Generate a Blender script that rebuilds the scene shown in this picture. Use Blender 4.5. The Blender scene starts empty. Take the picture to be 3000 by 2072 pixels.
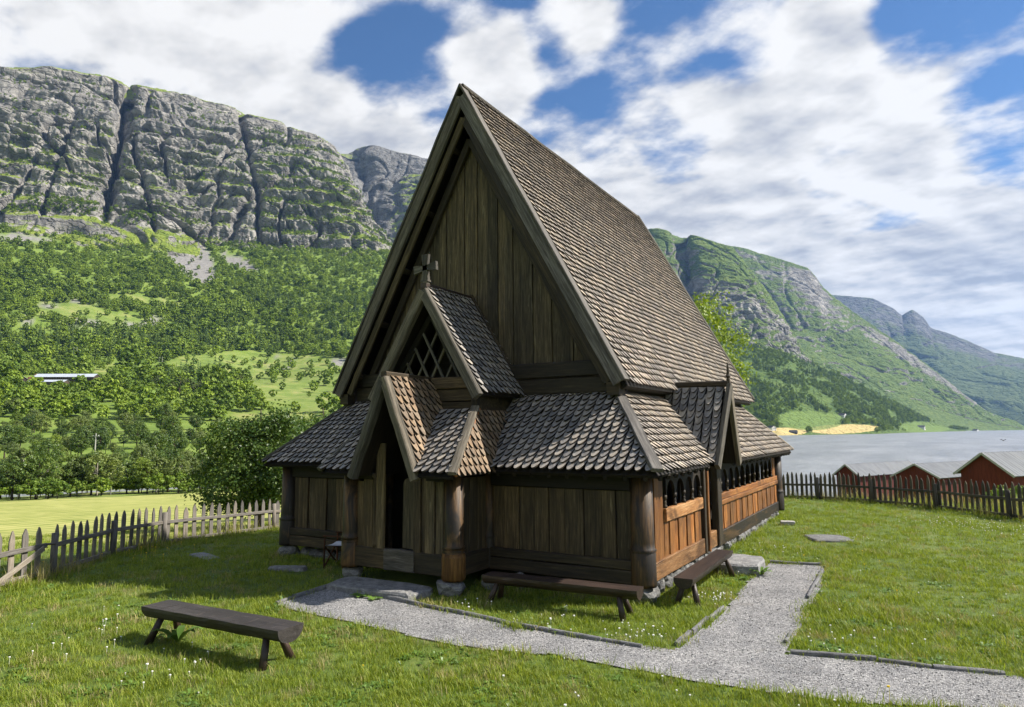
import bpy, math, random
import numpy as np
from mathutils import Vector, Matrix
R_ = math.radians
random.seed(7)
rng = np.random.default_rng(11)
sc = bpy.context.scene
col = sc.collection

# ------------------------------------------------------------------ camera
CAM = np.array([8.024, -10.473, 2.7])
YAW, PITCH, ROLL, FPX = 31.127, 6.61, -0.401, 1965.6
_y, _p, _r = R_(YAW), R_(PITCH), R_(ROLL)
FWD = np.array([-math.sin(_y)*math.cos(_p), math.cos(_y)*math.cos(_p), math.sin(_p)])
_R0 = np.array([math.cos(_y), math.sin(_y), 0.0]); _U0 = np.cross(_R0, FWD)
RGT = math.cos(_r)*_R0 + math.sin(_r)*_U0
UPV = -math.sin(_r)*_R0 + math.cos(_r)*_U0
cd = bpy.data.cameras.new('camera'); cam = bpy.data.objects.new('camera', cd); col.objects.link(cam)
cd.sensor_fit = 'HORIZONTAL'; cd.sensor_width = 36.0; cd.lens = 36.0*FPX/3000.0
cd.clip_start = 0.1; cd.clip_end = 40000
cam.matrix_world = Matrix(((RGT[0], UPV[0], -FWD[0], CAM[0]), (RGT[1], UPV[1], -FWD[1], CAM[1]), (RGT[2], UPV[2], -FWD[2], CAM[2]), (0, 0, 0, 1)))
sc.camera = cam

# ------------------------------------------------------------------ light
SUN_DIR = Vector((0.88, 0.60, 1.0)).normalized()          # towards the sun
SUN_EL = math.asin(SUN_DIR.z); SUN_AZ = math.atan2(SUN_DIR.x, SUN_DIR.y)
sd = bpy.data.lights.new('sun', 'SUN'); sd.energy = 5.0; sd.angle = R_(0.6); sd.color = (1.0, 0.93, 0.82)
so = bpy.data.objects.new('sun', sd); col.objects.link(so)
so.rotation_euler = SUN_DIR.to_track_quat('Z', 'Y').to_euler()
sc.view_settings.view_transform = 'Standard'; sc.view_settings.look = 'None'
sc.view_settings.exposure = 0.95; sc.view_settings.gamma = 1.0; sc.view_settings.use_curve_mapping = False
sc.cycles.max_bounces = 6; sc.cycles.diffuse_bounces = 3; sc.cycles.glossy_bounces = 2
sc.cycles.transmission_bounces = 3; sc.cycles.transparent_max_bounces = 6; sc.cycles.volume_bounces = 0
sc.cycles.use_denoising = True
sc.cycles.use_adaptive_sampling = True; sc.cycles.adaptive_threshold = 0.02

# ---- node helper
class NT:
    def __init__(s, tree): s.t = tree; s.n = tree.nodes; s.l = tree.links
    def node(s, kind, **kw):
        n = s.n.new(kind); ins = kw.pop('ins', {})
        for k, v in kw.items(): setattr(n, k, v)
        for k, v in ins.items(): s.set(n.inputs[k], v)
        return n
    def set(s, sock, v):
        if isinstance(v, bpy.types.NodeSocket): s.l.new(v, sock)
        elif isinstance(v, bpy.types.Node): s.l.new(v.outputs[0], sock)
        else:
            try: sock.default_value = v
            except Exception: sock.default_value = tuple(v)+(1.0,) if len(v) == 3 else v
    def math(s, op, a, b=0.0, c=None, clamp=False):
        n = s.n.new('ShaderNodeMath'); n.operation = op; n.use_clamp = clamp
        s.set(n.inputs[0], a); s.set(n.inputs[1], b)
        if c is not None: s.set(n.inputs[2], c)
        return n.outputs[0]
    def vmath(s, op, a, b=(0, 0, 0), out=0):
        n = s.n.new('ShaderNodeVectorMath'); n.operation = op
        s.set(n.inputs[0], a)
        if op == 'SCALE': s.set(n.inputs['Scale'], b)
        else: s.set(n.inputs[1], b)
        return n.outputs['Value'] if op in ('DOT_PRODUCT', 'LENGTH', 'DISTANCE') else n.outputs[0]
    def ramp(s, fac, stops, interp='LINEAR'):
        n = s.n.new('ShaderNodeValToRGB'); n.color_ramp.interpolation = interp
        el = n.color_ramp.elements
        while len(el) < len(stops): el.new(0.5)
        for e, (p, c) in zip(el, stops):
            e.position = p; e.color = (c, c, c, 1) if isinstance(c, (int, float)) else tuple(c)+(1,)
        s.set(n.inputs[0], fac); return n.outputs[0]
    def mix(s, fac, a, b, mode='MIX'):
        n = s.n.new('ShaderNodeMix'); n.data_type = 'RGBA'; n.blend_type = mode
        s.set(n.inputs[0], fac); s.set(n.inputs[6], a); s.set(n.inputs[7], b); return n.outputs[2]
    def noise(s, vec, scale, detail=4, rough=0.55, dist=0.0, out=0):
        n = s.n.new('ShaderNodeTexNoise'); n.inputs['Scale'].default_value = scale
        n.inputs['Detail'].default_value = detail; n.inputs['Roughness'].default_value = rough
        n.inputs['Distortion'].default_value = dist
        if vec is not None: s.set(n.inputs['Vector'], vec)
        return n.outputs[out]
    def smooth(s, x, lo, hi):
        n = s.n.new('ShaderNodeMapRange'); n.interpolation_type = 'SMOOTHSTEP'
        s.set(n.inputs[0], x); n.inputs[1].default_value = lo; n.inputs[2].default_value = hi
        return n.outputs[0]

def ray(u, v):
    return FWD + RGT*(u-1500)/FPX - UPV*(v-1036)/FPX
def at(u, v, r):
    d = ray(u, v); return CAM + d*(r/np.hypot(d[0], d[1]))
def at_z(u, r, z):
    d = ray(u, 1260); p = CAM + d*(r/np.hypot(d[0], d[1])); p[2] = z; return p
def project(P):
    d = np.asarray(P, float) - CAM; w = d@FWD
    return 1500+FPX*(d@RGT)/w, 1036-FPX*(d@UPV)/w, w

# ------------------------------------------------------------------ sky
def build_world():
    w = bpy.data.worlds.new('World'); sc.world = w; w.use_nodes = True
    T = NT(w.node_tree); T.n.clear()
    out = T.node('ShaderNodeOutputWorld')
    sky = T.node('ShaderNodeTexSky', sky_type='NISHITA'); sky.sun_disc = False
    sky.sun_elevation = SUN_EL; sky.sun_rotation = SUN_AZ
    sky.air_density = 1.0; sky.dust_density = 0.0; sky.ozone_density = 4.0; sky.altitude = 300
    tc = T.node('ShaderNodeTexCoord'); d = T.vmath('NORMALIZE', tc.outputs['Generated'])
    sep = T.node('ShaderNodeSeparateXYZ', ins={0: d})
    zc = T.math('MAXIMUM', sep.outputs[2], 0.0)
    den = T.math('ADD', zc, 0.22)
    flat = T.node('ShaderNodeCombineXYZ', ins={0: T.math('DIVIDE', sep.outputs[0], den), 1: T.math('DIVIDE', sep.outputs[1], den), 2: 0.0})
    # cloud layer coordinates, drawn out along the wind
    rot = T.node('ShaderNodeMapping', ins={'Vector': flat.outputs[0], 'Rotation': (0, 0, R_(-62)), 'Scale': (0.95, 1.2, 1.0), 'Location': (5.3, 2.2, 0)})
    def field(vec, hi=True):
        big = T.noise(vec, 1.7, 2, 0.5, 0.0)
        fine = T.noise(vec, 4.4, 11 if hi else 4, 0.56, 0.0)
        return T.math('ADD', T.math('MULTIPLY', big, 0.55), T.math('MULTIPLY', fine, 0.55))
    f0 = field(rot.outputs[0])
    bias = T.math('MULTIPLY', T.math('SUBTRACT', 0.48, zc), 0.17)
    def bump(u, v, wid, amt):
        nonlocal bias
        k = ray(u, v); k = k/np.linalg.norm(k)
        dt = T.vmath('DOT_PRODUCT', d, tuple(k))
        g = T.smooth(dt, math.cos(R_(wid)), 1.0)
        bias = T.math('ADD', bias, T.math('MULTIPLY', g, amt))
    for a in CLOUD_BUMPS: bump(*a)
    f = T.math('ADD', f0, bias)
    cov = T.smooth(f, 0.468, 0.605)
    # the side towards the sun is bright, thick parts and the far side are grey
    fs = T.math('SUBTRACT', field(T.vmath('ADD', rot.outputs[0], (0.035, 0.05, 0.0)), False), field(rot.outputs[0], False))
    sh = T.math('ADD', T.math('MULTIPLY', fs, -2.8), T.math('MULTIPLY', T.smooth(f, 0.58, 0.86), -0.30))
    lum = T.math('ADD', 0.98, sh)
    lum = T.math('MINIMUM', T.math('MAXIMUM', lum, 0.54), 1.05)
    ccol = T.mix(T.smooth(lum, 0.45, 0.95), (0.86, 0.90, 1.0, 1), (1.0, 0.985, 0.96, 1))
    b1 = T.node('ShaderNodeBackground', ins={0: T.mix(1.0, sky.outputs[0], (0.70, 0.94, 1.14, 1), 'MULTIPLY'), 1: 0.056})
    b2 = T.node('ShaderNodeBackground', ins={0: ccol, 1: T.math('MULTIPLY', lum, 0.505)})
    m = T.node('ShaderNodeMixShader', ins={0: cov, 1: b1.outputs[0], 2: b2.outputs[0]})
    T.l.new(m.outputs[0], out.inputs[0])
HAZE = 5.2e-5
CLOUD_BUMPS = [(1210, 120, 8, -0.115), (1080, 230, 5, -0.07), (1560, 80, 5, -0.09), (2180, 60, 5, -0.07), (2780, 70, 7, -0.14), (2940, 350, 5, -0.13), (430, 265, 5, -0.09), (1980, 440, 4, -.07), (2450, 500, 4, -.06), (80, 40, 5, -.06),
               (420, 60, 13, 0.12), (930, 330, 9, 0.12), (1450, 190, 5, .16), (1690, 40, 4, .14), (2100, 250, 9, 0.10), (2550, 760, 20, 0.15), (2440, 40, 4, .14)]
build_world()
# ------------------------------------------------------------------ numpy noise
_perm = np.random.default_rng(5).permutation(256); _perm = np.concatenate([_perm, _perm, _perm])
_grad = np.random.default_rng(6).normal(size=(256, 3)); _grad /= np.linalg.norm(_grad, axis=1)[:, None]
def perlin(p):
    p = np.asarray(p, float); i = np.floor(p).astype(int); f = p-i; i &= 255
    u = f*f*f*(f*(f*6-15)+10); r = 0
    for dx in (0, 1):
        wx = u[:, 0] if dx else 1-u[:, 0]
        for dy in (0, 1):
            wy = u[:, 1] if dy else 1-u[:, 1]
            for dz in (0, 1):
                wz = u[:, 2] if dz else 1-u[:, 2]
                h = _perm[_perm[_perm[(i[:, 0]+dx) & 255]+((i[:, 1]+dy) & 255)]+((i[:, 2]+dz) & 255)]
                g = _grad[h]
                r = r+wx*wy*wz*(g[:, 0]*(f[:, 0]-dx)+g[:, 1]*(f[:, 1]-dy)+g[:, 2]*(f[:, 2]-dz))
    return r*1.5
def fbm(p, o=4, gain=0.5, lac=2.03):
    a, s, t = 1.0, 0.0, 0.0
    for k in range(o):
        s = s+a*perlin(p*lac**k+17.3*k); t += a; a *= gain
    return s/t
def ridged(p, o=4, gain=0.5):
    a, s, t = 1.0, 0.0, 0.0
    for k in range(o):
        s = s+a*(1-2.2*np.abs(perlin(p*2.07**k+9.1*k))); t += a; a *= gain
    return s/t

# ------------------------------------------------------------------ objects
def tag(o, label=None, cat=None, group=None, kind=None):
    if label: o['label'] = label
    if cat: o['category'] = cat
    if group: o['group'] = group
    if kind: o['kind'] = kind
    return o
def empty(name, loc=(0, 0, 0), rz=0.0):
    o = bpy.data.objects.new(name, None); col.objects.link(o); o.location = loc; o.rotation_euler.z = rz
    o.empty_display_size = 0.2; return o
def link(name, me, parent=None):
    o = bpy.data.objects.new(name, me); col.objects.link(o)
    if parent is not None: o.parent = parent
    return o
def copy_tree(o, parent=None):
    c = o.copy(); col.objects.link(c); c.parent = parent
    for ch in o.children: copy_tree(ch, c)
    return c

def V3(*a): return np.array(a, float)
def unit(v): v = np.asarray(v, float); return v/np.linalg.norm(v)

class MB:
    """collects polygons of ONE part; g = grain coordinates (along, across, through)"""
    def __init__(s): s.v = []; s.f = []; s.g = []; s.mi = []; s.mats = []
    def add(s, verts, faces, g=None, mi=None):
        b = len(s.v); s.mi += list(mi) if mi is not None else [0]*len(faces); s.v += [tuple(map(float, q)) for q in verts]
        s.g += [tuple(map(float, q)) for q in (g if g is not None else verts)]
        s.f += [tuple(i+b for i in f) for f in faces]; return s
    def beam(s, p0, p1, w, h, up=(0, 0, 1), cham=0.12, seg=1, jit=0.0, taper=1.0):
        """chamfered timber from p0 to p1; w across, h along 'up' (size centred)"""
        p0, p1 = np.asarray(p0, float), np.asarray(p1, float); L = np.linalg.norm(p1-p0); d = (p1-p0)/L
        up = np.asarray(up, float); up = unit(up-d*(up@d)); sd = np.cross(d, up)
        c = min(w, h)*cham
        sec = [(-w/2+c, -h/2), (w/2-c, -h/2), (w/2, -h/2+c), (w/2, h/2-c), (w/2-c, h/2), (-w/2+c, h/2), (-w/2, h/2-c), (-w/2, -h/2+c)]
        o = np.array([random.random()*50, random.random()*50, random.random()*50])
        vs, gs, fs = [], [], []
        for k in range(seg+1):
            t = k/seg; jx, jy = (random.uniform(-jit, jit), random.uniform(-jit, jit)) if jit else (0, 0)
            kk = 1+(taper-1)*t
            for a, b in sec:
                vs.append(p0+d*(t*L)+sd*(a*kk+jx)+up*(b*kk+jy)); gs.append(o+np.array([t*L, a, b]))
        for k in range(seg):
            for i in range(8):
                j = (i+1) % 8; fs.append((k*8+i, k*8+j, k*8+8+j, k*8+8+i))
        fs.append(tuple(range(7, -1, -1))); fs.append(tuple(seg*8+i for i in range(8)))
        return s.add(vs, fs, gs)
    def box(s, c, size, rz=0.0):
        c = np.asarray(c, float); x, y, z = np.asarray(size, float)/2; cs, sn = math.cos(rz), math.sin(rz)
        vs = [c+np.array([cs*a*x-sn*b*y, sn*a*x+cs*b*y, q*z]) for q in (-1, 1) for a, b in ((-1, -1), (1, -1), (1, 1), (-1, 1))]
        return s.add(vs, [(3, 2, 1, 0), (4, 5, 6, 7), (0, 1, 5, 4), (1, 2, 6, 5), (2, 3, 7, 6), (3, 0, 4, 7)])
    def prism(s, pts, vec, gax=None):
        """polygon extruded by vec"""
        pts = [np.asarray(q, float) for q in pts]; vec = np.asarray(vec, float); n = len(pts)
        g = None
        if gax is not None:
            gax = unit(gax); o = np.array([random.random()*50]*3); sd = unit(np.cross(vec, gax)) 
            g = [o+np.array([q@gax, q@sd, q@unit(vec)]) for q in pts+[q+vec for q in pts]]
        fs = [tuple(range(n-1, -1, -1)), tuple(range(n, 2*n))]+[(i, (i+1) % n, n+(i+1) % n, n+i) for i in range(n)]
        return s.add(pts+[q+vec for q in pts], fs, g)
    def tube(s, pts, rad, n=8, cap=True):
        pts = [np.asarray(q, float) for q in pts]; vs, gs, fs = [], [], []; o = random.random()*40; run = 0
        for k, q in enumerate(pts):
            d = unit(pts[min(k+1, len(pts)-1)]-pts[max(k-1, 0)])
            a = unit(np.cross(d, (0, 0, 1) if abs(d[2]) < 0.9 else (1, 0, 0))); b = np.cross(d, a)
            if k: run += np.linalg.norm(q-pts[k-1])
            for i in range(n):
                t = 2*math.pi*i/n; vs.append(q+(a*math.cos(t)+b*math.sin(t))*rad[k])
                gs.append((o+run, math.cos(t)*rad[k], math.sin(t)*rad[k]+o))
        for k in range(len(pts)-1):
            for i in range(n):
                j = (i+1) % n; fs.append((k*n+i, k*n+j, k*n+n+j, k*n+n+i))
        if cap: fs.append(tuple(range(n-1, -1, -1))); fs.append(tuple((len(pts)-1)*n+i for i in range(n)))
        return s.add(vs, fs, gs)
    def lathe(s, c, prof, n=14):
        c = np.asarray(c, float)
        return s.tube([c+V3(0, 0, z) for r, z in prof], [r for r, z in prof], n)
    def rock(s, c, size, seed=0, rough=0.22, sub=2, flat=0.0):
        import bmesh
        bm = bmesh.new(); bmesh.ops.create_icosphere(bm, subdivisions=sub, radius=1.0)
        P = np.array([v.co[:] for v in bm.verts]); F = [tuple(v.index for v in f.verts) for f in bm.faces]; bm.free()
        P = np.sign(P)*np.abs(P)**(0.62 if flat else 0.8)
        P *= 1+rough*fbm(P*1.3+seed*7.7, 3)[:, None]*2
        cut = np.random.default_rng(seed+100).normal(size=(9, 3)); cut /= np.linalg.norm(cut, axis=1)[:, None]
        for cn in cut:
            dd = P@cn-.78; P -= np.where(dd > 0, dd, 0)[:, None]*cn      # broken faces
        if flat: P[:, 2] = np.clip(P[:, 2], -1, 1-flat+0.06*perlin(P*2+seed))
        return s.add(P*np.asarray(size)/2+np.asarray(c), F)
    def mesh(s, name, smooth=False):
        me = bpy.data.meshes.new(name); me.from_pydata(s.v, [], s.f)
        at_ = me.attributes.new('gco', 'FLOAT_VECTOR', 'POINT')
        at_.data.foreach_set('vector', np.asarray(s.g, np.float32).ravel())
        if smooth: me.polygons.foreach_set('use_smooth', [True]*len(me.polygons))
        me.polygons.foreach_set('material_index', s.mi)
        me.update(); return me
    def build(s, name, mat, parent=None, smooth=False, kind=None):
        me = s.mesh(name, smooth); me.materials.append(mat)
        for q in s.mats: me.materials.append(q)
        o = link(name, me, parent)
        if kind: o['kind'] = kind
        return o
def grid_mesh(name, P, nr, nc, mat, closed=False, attrs=None, smooth=True):
    """P: (nr*nc,3) rows x columns"""
    idx = np.arange(nr*nc).reshape(nr, nc)
    if closed: a = idx[:-1]; b = np.roll(idx, -1, 1)[:-1]; c = np.roll(idx, -1, 1)[1:]; d = idx[1:]
    else: a = idx[:-1, :-1]; b = idx[:-1, 1:]; c = idx[1:, 1:]; d = idx[1:, :-1]
    q = np.stack([a, b, c, d], -1).reshape(-1, 4)
    me = bpy.data.meshes.new(name); me.vertices.add(len(P)); me.vertices.foreach_set('co', np.asarray(P, np.float32).ravel())
    me.loops.add(q.size); me.loops.foreach_set('vertex_index', q.ravel().astype(np.int32))
    me.polygons.add(len(q)); me.polygons.foreach_set('loop_start', np.arange(0, q.size, 4, dtype=np.int32))
    me.update(calc_edges=True); me.polygons.foreach_set('use_smooth', [smooth]*len(q))
    for k, A in (attrs or {}).items():
        at_ = me.attributes.new(k, 'FLOAT_COLOR', 'POINT'); at_.data.foreach_set('color', np.asarray(A, np.float32).ravel())
    me.materials.append(mat); me.validate(); return me

# ------------------------------------------------------------------ materials
def new_mat(name):
    m = bpy.data.materials.new(name); m.use_nodes = True; T = NT(m.node_tree); T.n.clear()
    out = T.node('ShaderNodeOutputMaterial'); b = T.node('ShaderNodeBsdfPrincipled')
    b.inputs['Specular IOR Level'].default_value = 0.25; b.inputs['Roughness'].default_value = 0.85
    T.l.new(b.outputs[0], out.inputs[0]); return m, T, b, out
def bump(T, b, h, strength=0.5, dist=0.02):
    n = T.node('ShaderNodeBump', ins={'Height': h, 'Strength': strength, 'Distance': dist}); T.l.new(n.outputs[0], b.inputs['Normal'])
def rnd(T):
    g = T.node('ShaderNodeNewGeometry'); o = T.node('ShaderNodeObjectInfo')
    return T.math('FRACT', T.math('ADD', g.outputs['Random Per Island'], o.outputs['Random']))
def wood(name, cols, streak=None, samt=0.5, rough=0.8, spec=0.25, bstr=0.5, gloss_var=0.0, grain=1.0, tar=None, tamt=0.5, tlo=.46):
    """weathered timber: cols = 3 tones along the grain; streak = pale weathered streaks; tar = dark residue patches"""
    m, T, b, out = new_mat(name)
    g = T.node('ShaderNodeAttribute', attribute_name='gco'); o = T.node('ShaderNodeObjectInfo')
    sh = T.node('ShaderNodeCombineXYZ', ins={0: T.math('MULTIPLY', o.outputs['Random'], 37.0), 1: T.math('MULTIPLY', o.outputs['Random'], 91.0), 2: 0.0})
    v = T.vmath('ADD', g.outputs['Vector'], sh.outputs[0])
    vg = T.vmath('MULTIPLY', v, (1.3*grain, 26*grain, 26*grain)); vb = T.vmath('MULTIPLY', v, (0.8, 5, 5))
    vf = T.vmath('MULTIPLY', v, (5*grain, 130*grain, 130*grain))
    n1 = T.noise(vg, 1.0, 6, 0.65, 0.4); n2 = T.noise(vb, 1.0, 4, 0.6, 0.6); n3 = T.noise(vf, 1.0, 3, 0.6)
    t = T.math('ADD', T.math('MULTIPLY', n1, 0.65), T.math('MULTIPLY', n2, 0.45))
    c = T.ramp(t, [(0.36, cols[0]), (0.55, cols[1]), (0.74, cols[2])])
    r = rnd(T)
    c = T.mix(1.0, c, T.ramp(r, [(0, (0.60, 0.61, 0.64)), (0.5, (0.98, 0.96, 0.94)), (1, (1.38, 1.28, 1.14))]), 'MULTIPLY')
    if tar is not None:
        tn = T.smooth(T.noise(T.vmath('MULTIPLY', v, (0.9, 2.2, 2.2)), 1.0, 4, 0.65, 0.8), tlo, tlo+.16)
        c = T.mix(T.math('MULTIPLY', tn, tamt), c, tar)
    if streak is not None:
        sn = T.noise(T.vmath('MULTIPLY', T.vmath('ADD', v, (7, 3, 1)), (0.9, 17, 17)), 1.0, 5, 0.7, 0.5)
        sn = T.math('MULTIPLY', T.smooth(sn, 0.58, 0.74), samt)
        c = T.mix(sn, c, streak)
    ck = T.noise(T.vmath('MULTIPLY', T.vmath('ADD', v, (3, 9, 4)), (0.55, 60*grain, 60*grain)), 1.0, 2, .5, .2)
    ckm = T.smooth(ck, .70, .76); c = T.mix(T.math('MULTIPLY', ckm, .8), c, T.mix(1.0, c, (.22, .2, .18, 1), 'MULTIPLY'))
    c = T.mix(T.smooth(n3, 0.62, 0.42), c, T.mix(1.0, c, (0.62, 0.6, 0.58, 1), 'MULTIPLY'))
    T.set(b.inputs['Base Color'], c); b.inputs['Specular IOR Level'].default_value = spec
    T.set(b.inputs['Roughness'], T.math('ADD', rough-0.12, T.math('MULTIPLY', n2, 0.25)))
    h = T.math('ADD', T.math('MULTIPLY', n1, 0.7), T.math('SUBTRACT', T.math('MULTIPLY', n3, 0.35), T.math('MULTIPLY', ckm, .5))); bump(T, b, h, bstr, 0.012)
    return m
def stone(name, cols, scale=1.0, lichen=None, lamt=0.5, spec=0.3, rough=0.8):
    m, T, b, out = new_mat(name); g = T.node('ShaderNodeNewGeometry'); p = g.outputs['Position']
    st = T.vmath('MULTIPLY', p, (3.5*scale, 3.5*scale, 9*scale))
    n1 = T.noise(st, 1.0, 8, 0.65, 0.6); n2 = T.noise(p, 22*scale, 5, 0.6); n3 = T.noise(p, 3*scale, 3, 0.5)
    c = T.ramp(T.math('ADD', T.math('MULTIPLY', n1, .7), T.math('MULTIPLY', n2, .3)), [(0.34, cols[0]), (0.5, cols[1]), (0.68, cols[2])])
    c = T.mix(1.0, c, T.ramp(rnd(T), [(0, 0.72), (1, 1.2)]), 'MULTIPLY')
    if lichen: c = T.mix(T.math('MULTIPLY', T.smooth(T.noise(p, 7*scale, 6, 0.7, 0.3), 0.56, 0.66), lamt), c, lichen)
    T.set(b.inputs['Base Color'], c); b.inputs['Roughness'].default_value = rough; b.inputs['Specular IOR Level'].default_value = spec
    bump(T, b, T.math('ADD', n1, T.math('MULTIPLY', n2, 0.5)), 0.7, 0.03); return m
def plain(name, c, rough=0.8, var=0.15, scale=8, spec=0.25, metal=0.0):
    m, T, b, out = new_mat(name); g = T.node('ShaderNodeNewGeometry')
    n = T.noise(g.outputs['Position'], scale, 5, 0.6, 0.3)
    cc = T.mix(1.0, tuple(c)+(1,), T.ramp(n, [(0.3, 1-var), (0.7, 1+var)]), 'MULTIPLY')
    T.set(b.inputs['Base Color'], cc); b.inputs['Roughness'].default_value = rough; b.inputs['Specular IOR Level'].default_value = spec; b.inputs['Metallic'].default_value = metal
    bump(T, b, n, 0.25, 0.02); return m
def leafy(name, cols, trans=0.35, spec=0.25, rough=0.55):
    """foliage: colour varies from leaf clump to leaf clump and from plant to plant"""
    m, T, b, out = new_mat(name); g = T.node('ShaderNodeNewGeometry'); o = T.node('ShaderNodeObjectInfo')
    n = T.math('ADD', T.math('MULTIPLY', T.noise(g.outputs['Position'], 0.9, 3, 0.6), .5), T.math('MULTIPLY', T.noise(g.outputs['Position'], 0.016, 4, 0.6), .5))
    k = T.math('ADD', T.math('MULTIPLY', g.outputs['Random Per Island'], 0.55), T.math('MULTIPLY', n, 0.5))
    c = T.ramp(k, [(0.15, cols[0]), (0.5, cols[1]), (0.85, cols[2])])
    c = T.mix(1.0, c, T.ramp(o.outputs['Random'], [(0, (0.72, 0.78, 0.8)), (0.5, (1, 1, 1)), (1, (1.22, 1.2, 1.0))]), 'MULTIPLY')
    T.set(b.inputs['Base Color'], c); b.inputs['Roughness'].default_value = rough; b.inputs['Specular IOR Level'].default_value = spec
    tr = T.node('ShaderNodeBsdfTranslucent', ins={0: T.mix(1.0, c, (1.25, 1.2, 0.55, 1), 'MULTIPLY')})
    mx = T.node('ShaderNodeMixShader', ins={0: trans, 1: b.outputs[0], 2: tr.outputs[0]}); T.l.new(mx.outputs[0], out.inputs[0]); return m

MAT = dict(
  tar=wood('tarred_front_boards', [(0.022, 0.017, 0.011), (0.076, 0.057, 0.033), (0.165, 0.125, 0.068)], streak=(.30, .25, .15, 1), samt=.6, rough=.72, spec=.3),
  gable=wood('gable_boards', [(0.024, 0.020, 0.014), (0.092, 0.075, 0.047), (0.215, 0.172, 0.100)], streak=(.44, .39, .26, 1), samt=.65, rough=.75, spec=.3),
  timber=wood('tarred_timber', [(0.013, 0.010, 0.008), (0.039, 0.030, 0.018), (0.098, 0.072, 0.039)], streak=(.20, .16, .10, 1), samt=.3, rough=.65, spec=.35),
  black=wood('tar_and_shade_boards', [(0.006, .005, .004), (.014, .011, .008), (.030, .023, .015)], rough=.7, spec=.3),
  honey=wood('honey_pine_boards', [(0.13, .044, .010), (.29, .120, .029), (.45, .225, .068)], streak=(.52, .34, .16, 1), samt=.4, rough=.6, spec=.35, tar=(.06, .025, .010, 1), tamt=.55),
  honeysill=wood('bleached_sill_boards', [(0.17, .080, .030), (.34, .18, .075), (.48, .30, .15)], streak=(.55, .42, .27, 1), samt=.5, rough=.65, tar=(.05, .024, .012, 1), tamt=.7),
  post=wood('amber_post', [(0.030, .017, .008), (.10, .055, .020), (.20, .11, .038)], streak=(.30, .18, .07, 1), samt=.5, rough=.55, spec=.4, tar=(.012, .009, .007, 1), tamt=.93, tlo=.38),
  amber=wood('amber_post_base', [(0.05, .024, .008), (.15, .075, .021), (.29, .155, .045)], streak=(.05, .03, .015, 1), samt=.6, rough=.6, bstr=1.2),
  barge=wood('weathered_bargeboard', [(0.048, 0.046, 0.041), (0.120, 0.113, 0.098), (0.228, 0.210, 0.180)], streak=(.34, .32, .27, 1), samt=.5, rough=.85),
  bargedark=wood('blackened_cover_board', [(0.030, .029, .029), (.085, .082, .080), (.19, .185, .18)], streak=(.30, .29, .28, 1), samt=.45, rough=.7, bstr=1.0, spec=.4),
  bargegrey=wood('lichen_grey_bargeboard', [(0.045, .044, .046), (.125, .122, .125), (.26, .255, .255)], streak=(.40, .39, .385, 1), samt=.6, rough=.85, bstr=1.6, grain=.55),
  shingle=wood('sunlit_shingles', [(0.254, 0.229, 0.197), (0.413, 0.377, 0.330), (0.541, 0.508, 0.458)], streak=(.58, .54, .47, 1), samt=.5, rough=.78),  # pale warm copy of the shingles, sunlight put into the colour
  shingle2=wood('grey_shingles', [(0.185, 0.178, 0.172), (0.33, 0.318, 0.305), (0.46, 0.447, 0.43)], streak=(.38, .36, .32, 1), samt=.55, rough=.66, spec=.4, tar=(.13, .085, .045, 1), tamt=.15),  # grey copy of the shingles, shade and grazing sun put into the colour
  shingle3=wood('brown_shingles', [(0.115, 0.086, 0.060), (0.253, 0.193, 0.136), (0.402, 0.322, 0.230)], streak=(.36, .31, .24, 1), samt=.45, rough=.7, spec=.35, tar=(.20, .10, .03, 1), tamt=.45),
  edge=wood('dark_shingle_edges', [(.016, .013, .010), (.042, .034, .026), (.085, .068, .052)], rough=.8),
  fence=wood('grey_fence_boards', [(0.14, .132, .12), (.23, .216, .196), (.31, .295, .27)], streak=(.38, .36, .33, 1), samt=.4, rough=.9),
  fencer=wood('dark_fence_boards', [(0.055, .050, .043), (.115, .106, .090), (.19, .175, .15)], streak=(.28, .265, .23, 1), samt=.4, rough=.9),  # darker copy of the fence wood, backlit shade put into the colour
  bench=wood('stained_bench', [(0.024, .020, .019), (.058, .049, .046), (.105, .092, .087)], streak=(.19, .175, .165, 1), samt=.4, rough=.55, spec=.45),
  benchred=wood('red_brown_bench', [(0.016, .011, .009), (.042, .027, .021), (.085, .053, .040)], streak=(.16, .11, .09, 1), samt=.4, rough=.5, spec=.45),
  stone=stone('foundation_stone', [(.05, .05, .052), (.14, .14, .14), (.28, .28, .27)], 2.2, (.40, .41, .38, 1), .45),
  slab=stone('slate_slab', [(.08, .08, .083), (.17, .17, .172), (.28, .28, .275)], 1.6, (.46, .46, .42, 1), .5),
  kerb=stone('slate_kerb', [(.07, .07, .075), (.15, .15, .155), (.26, .26, .26)], 2.0, (.35, .34, .26, 1), .3),
)
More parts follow.
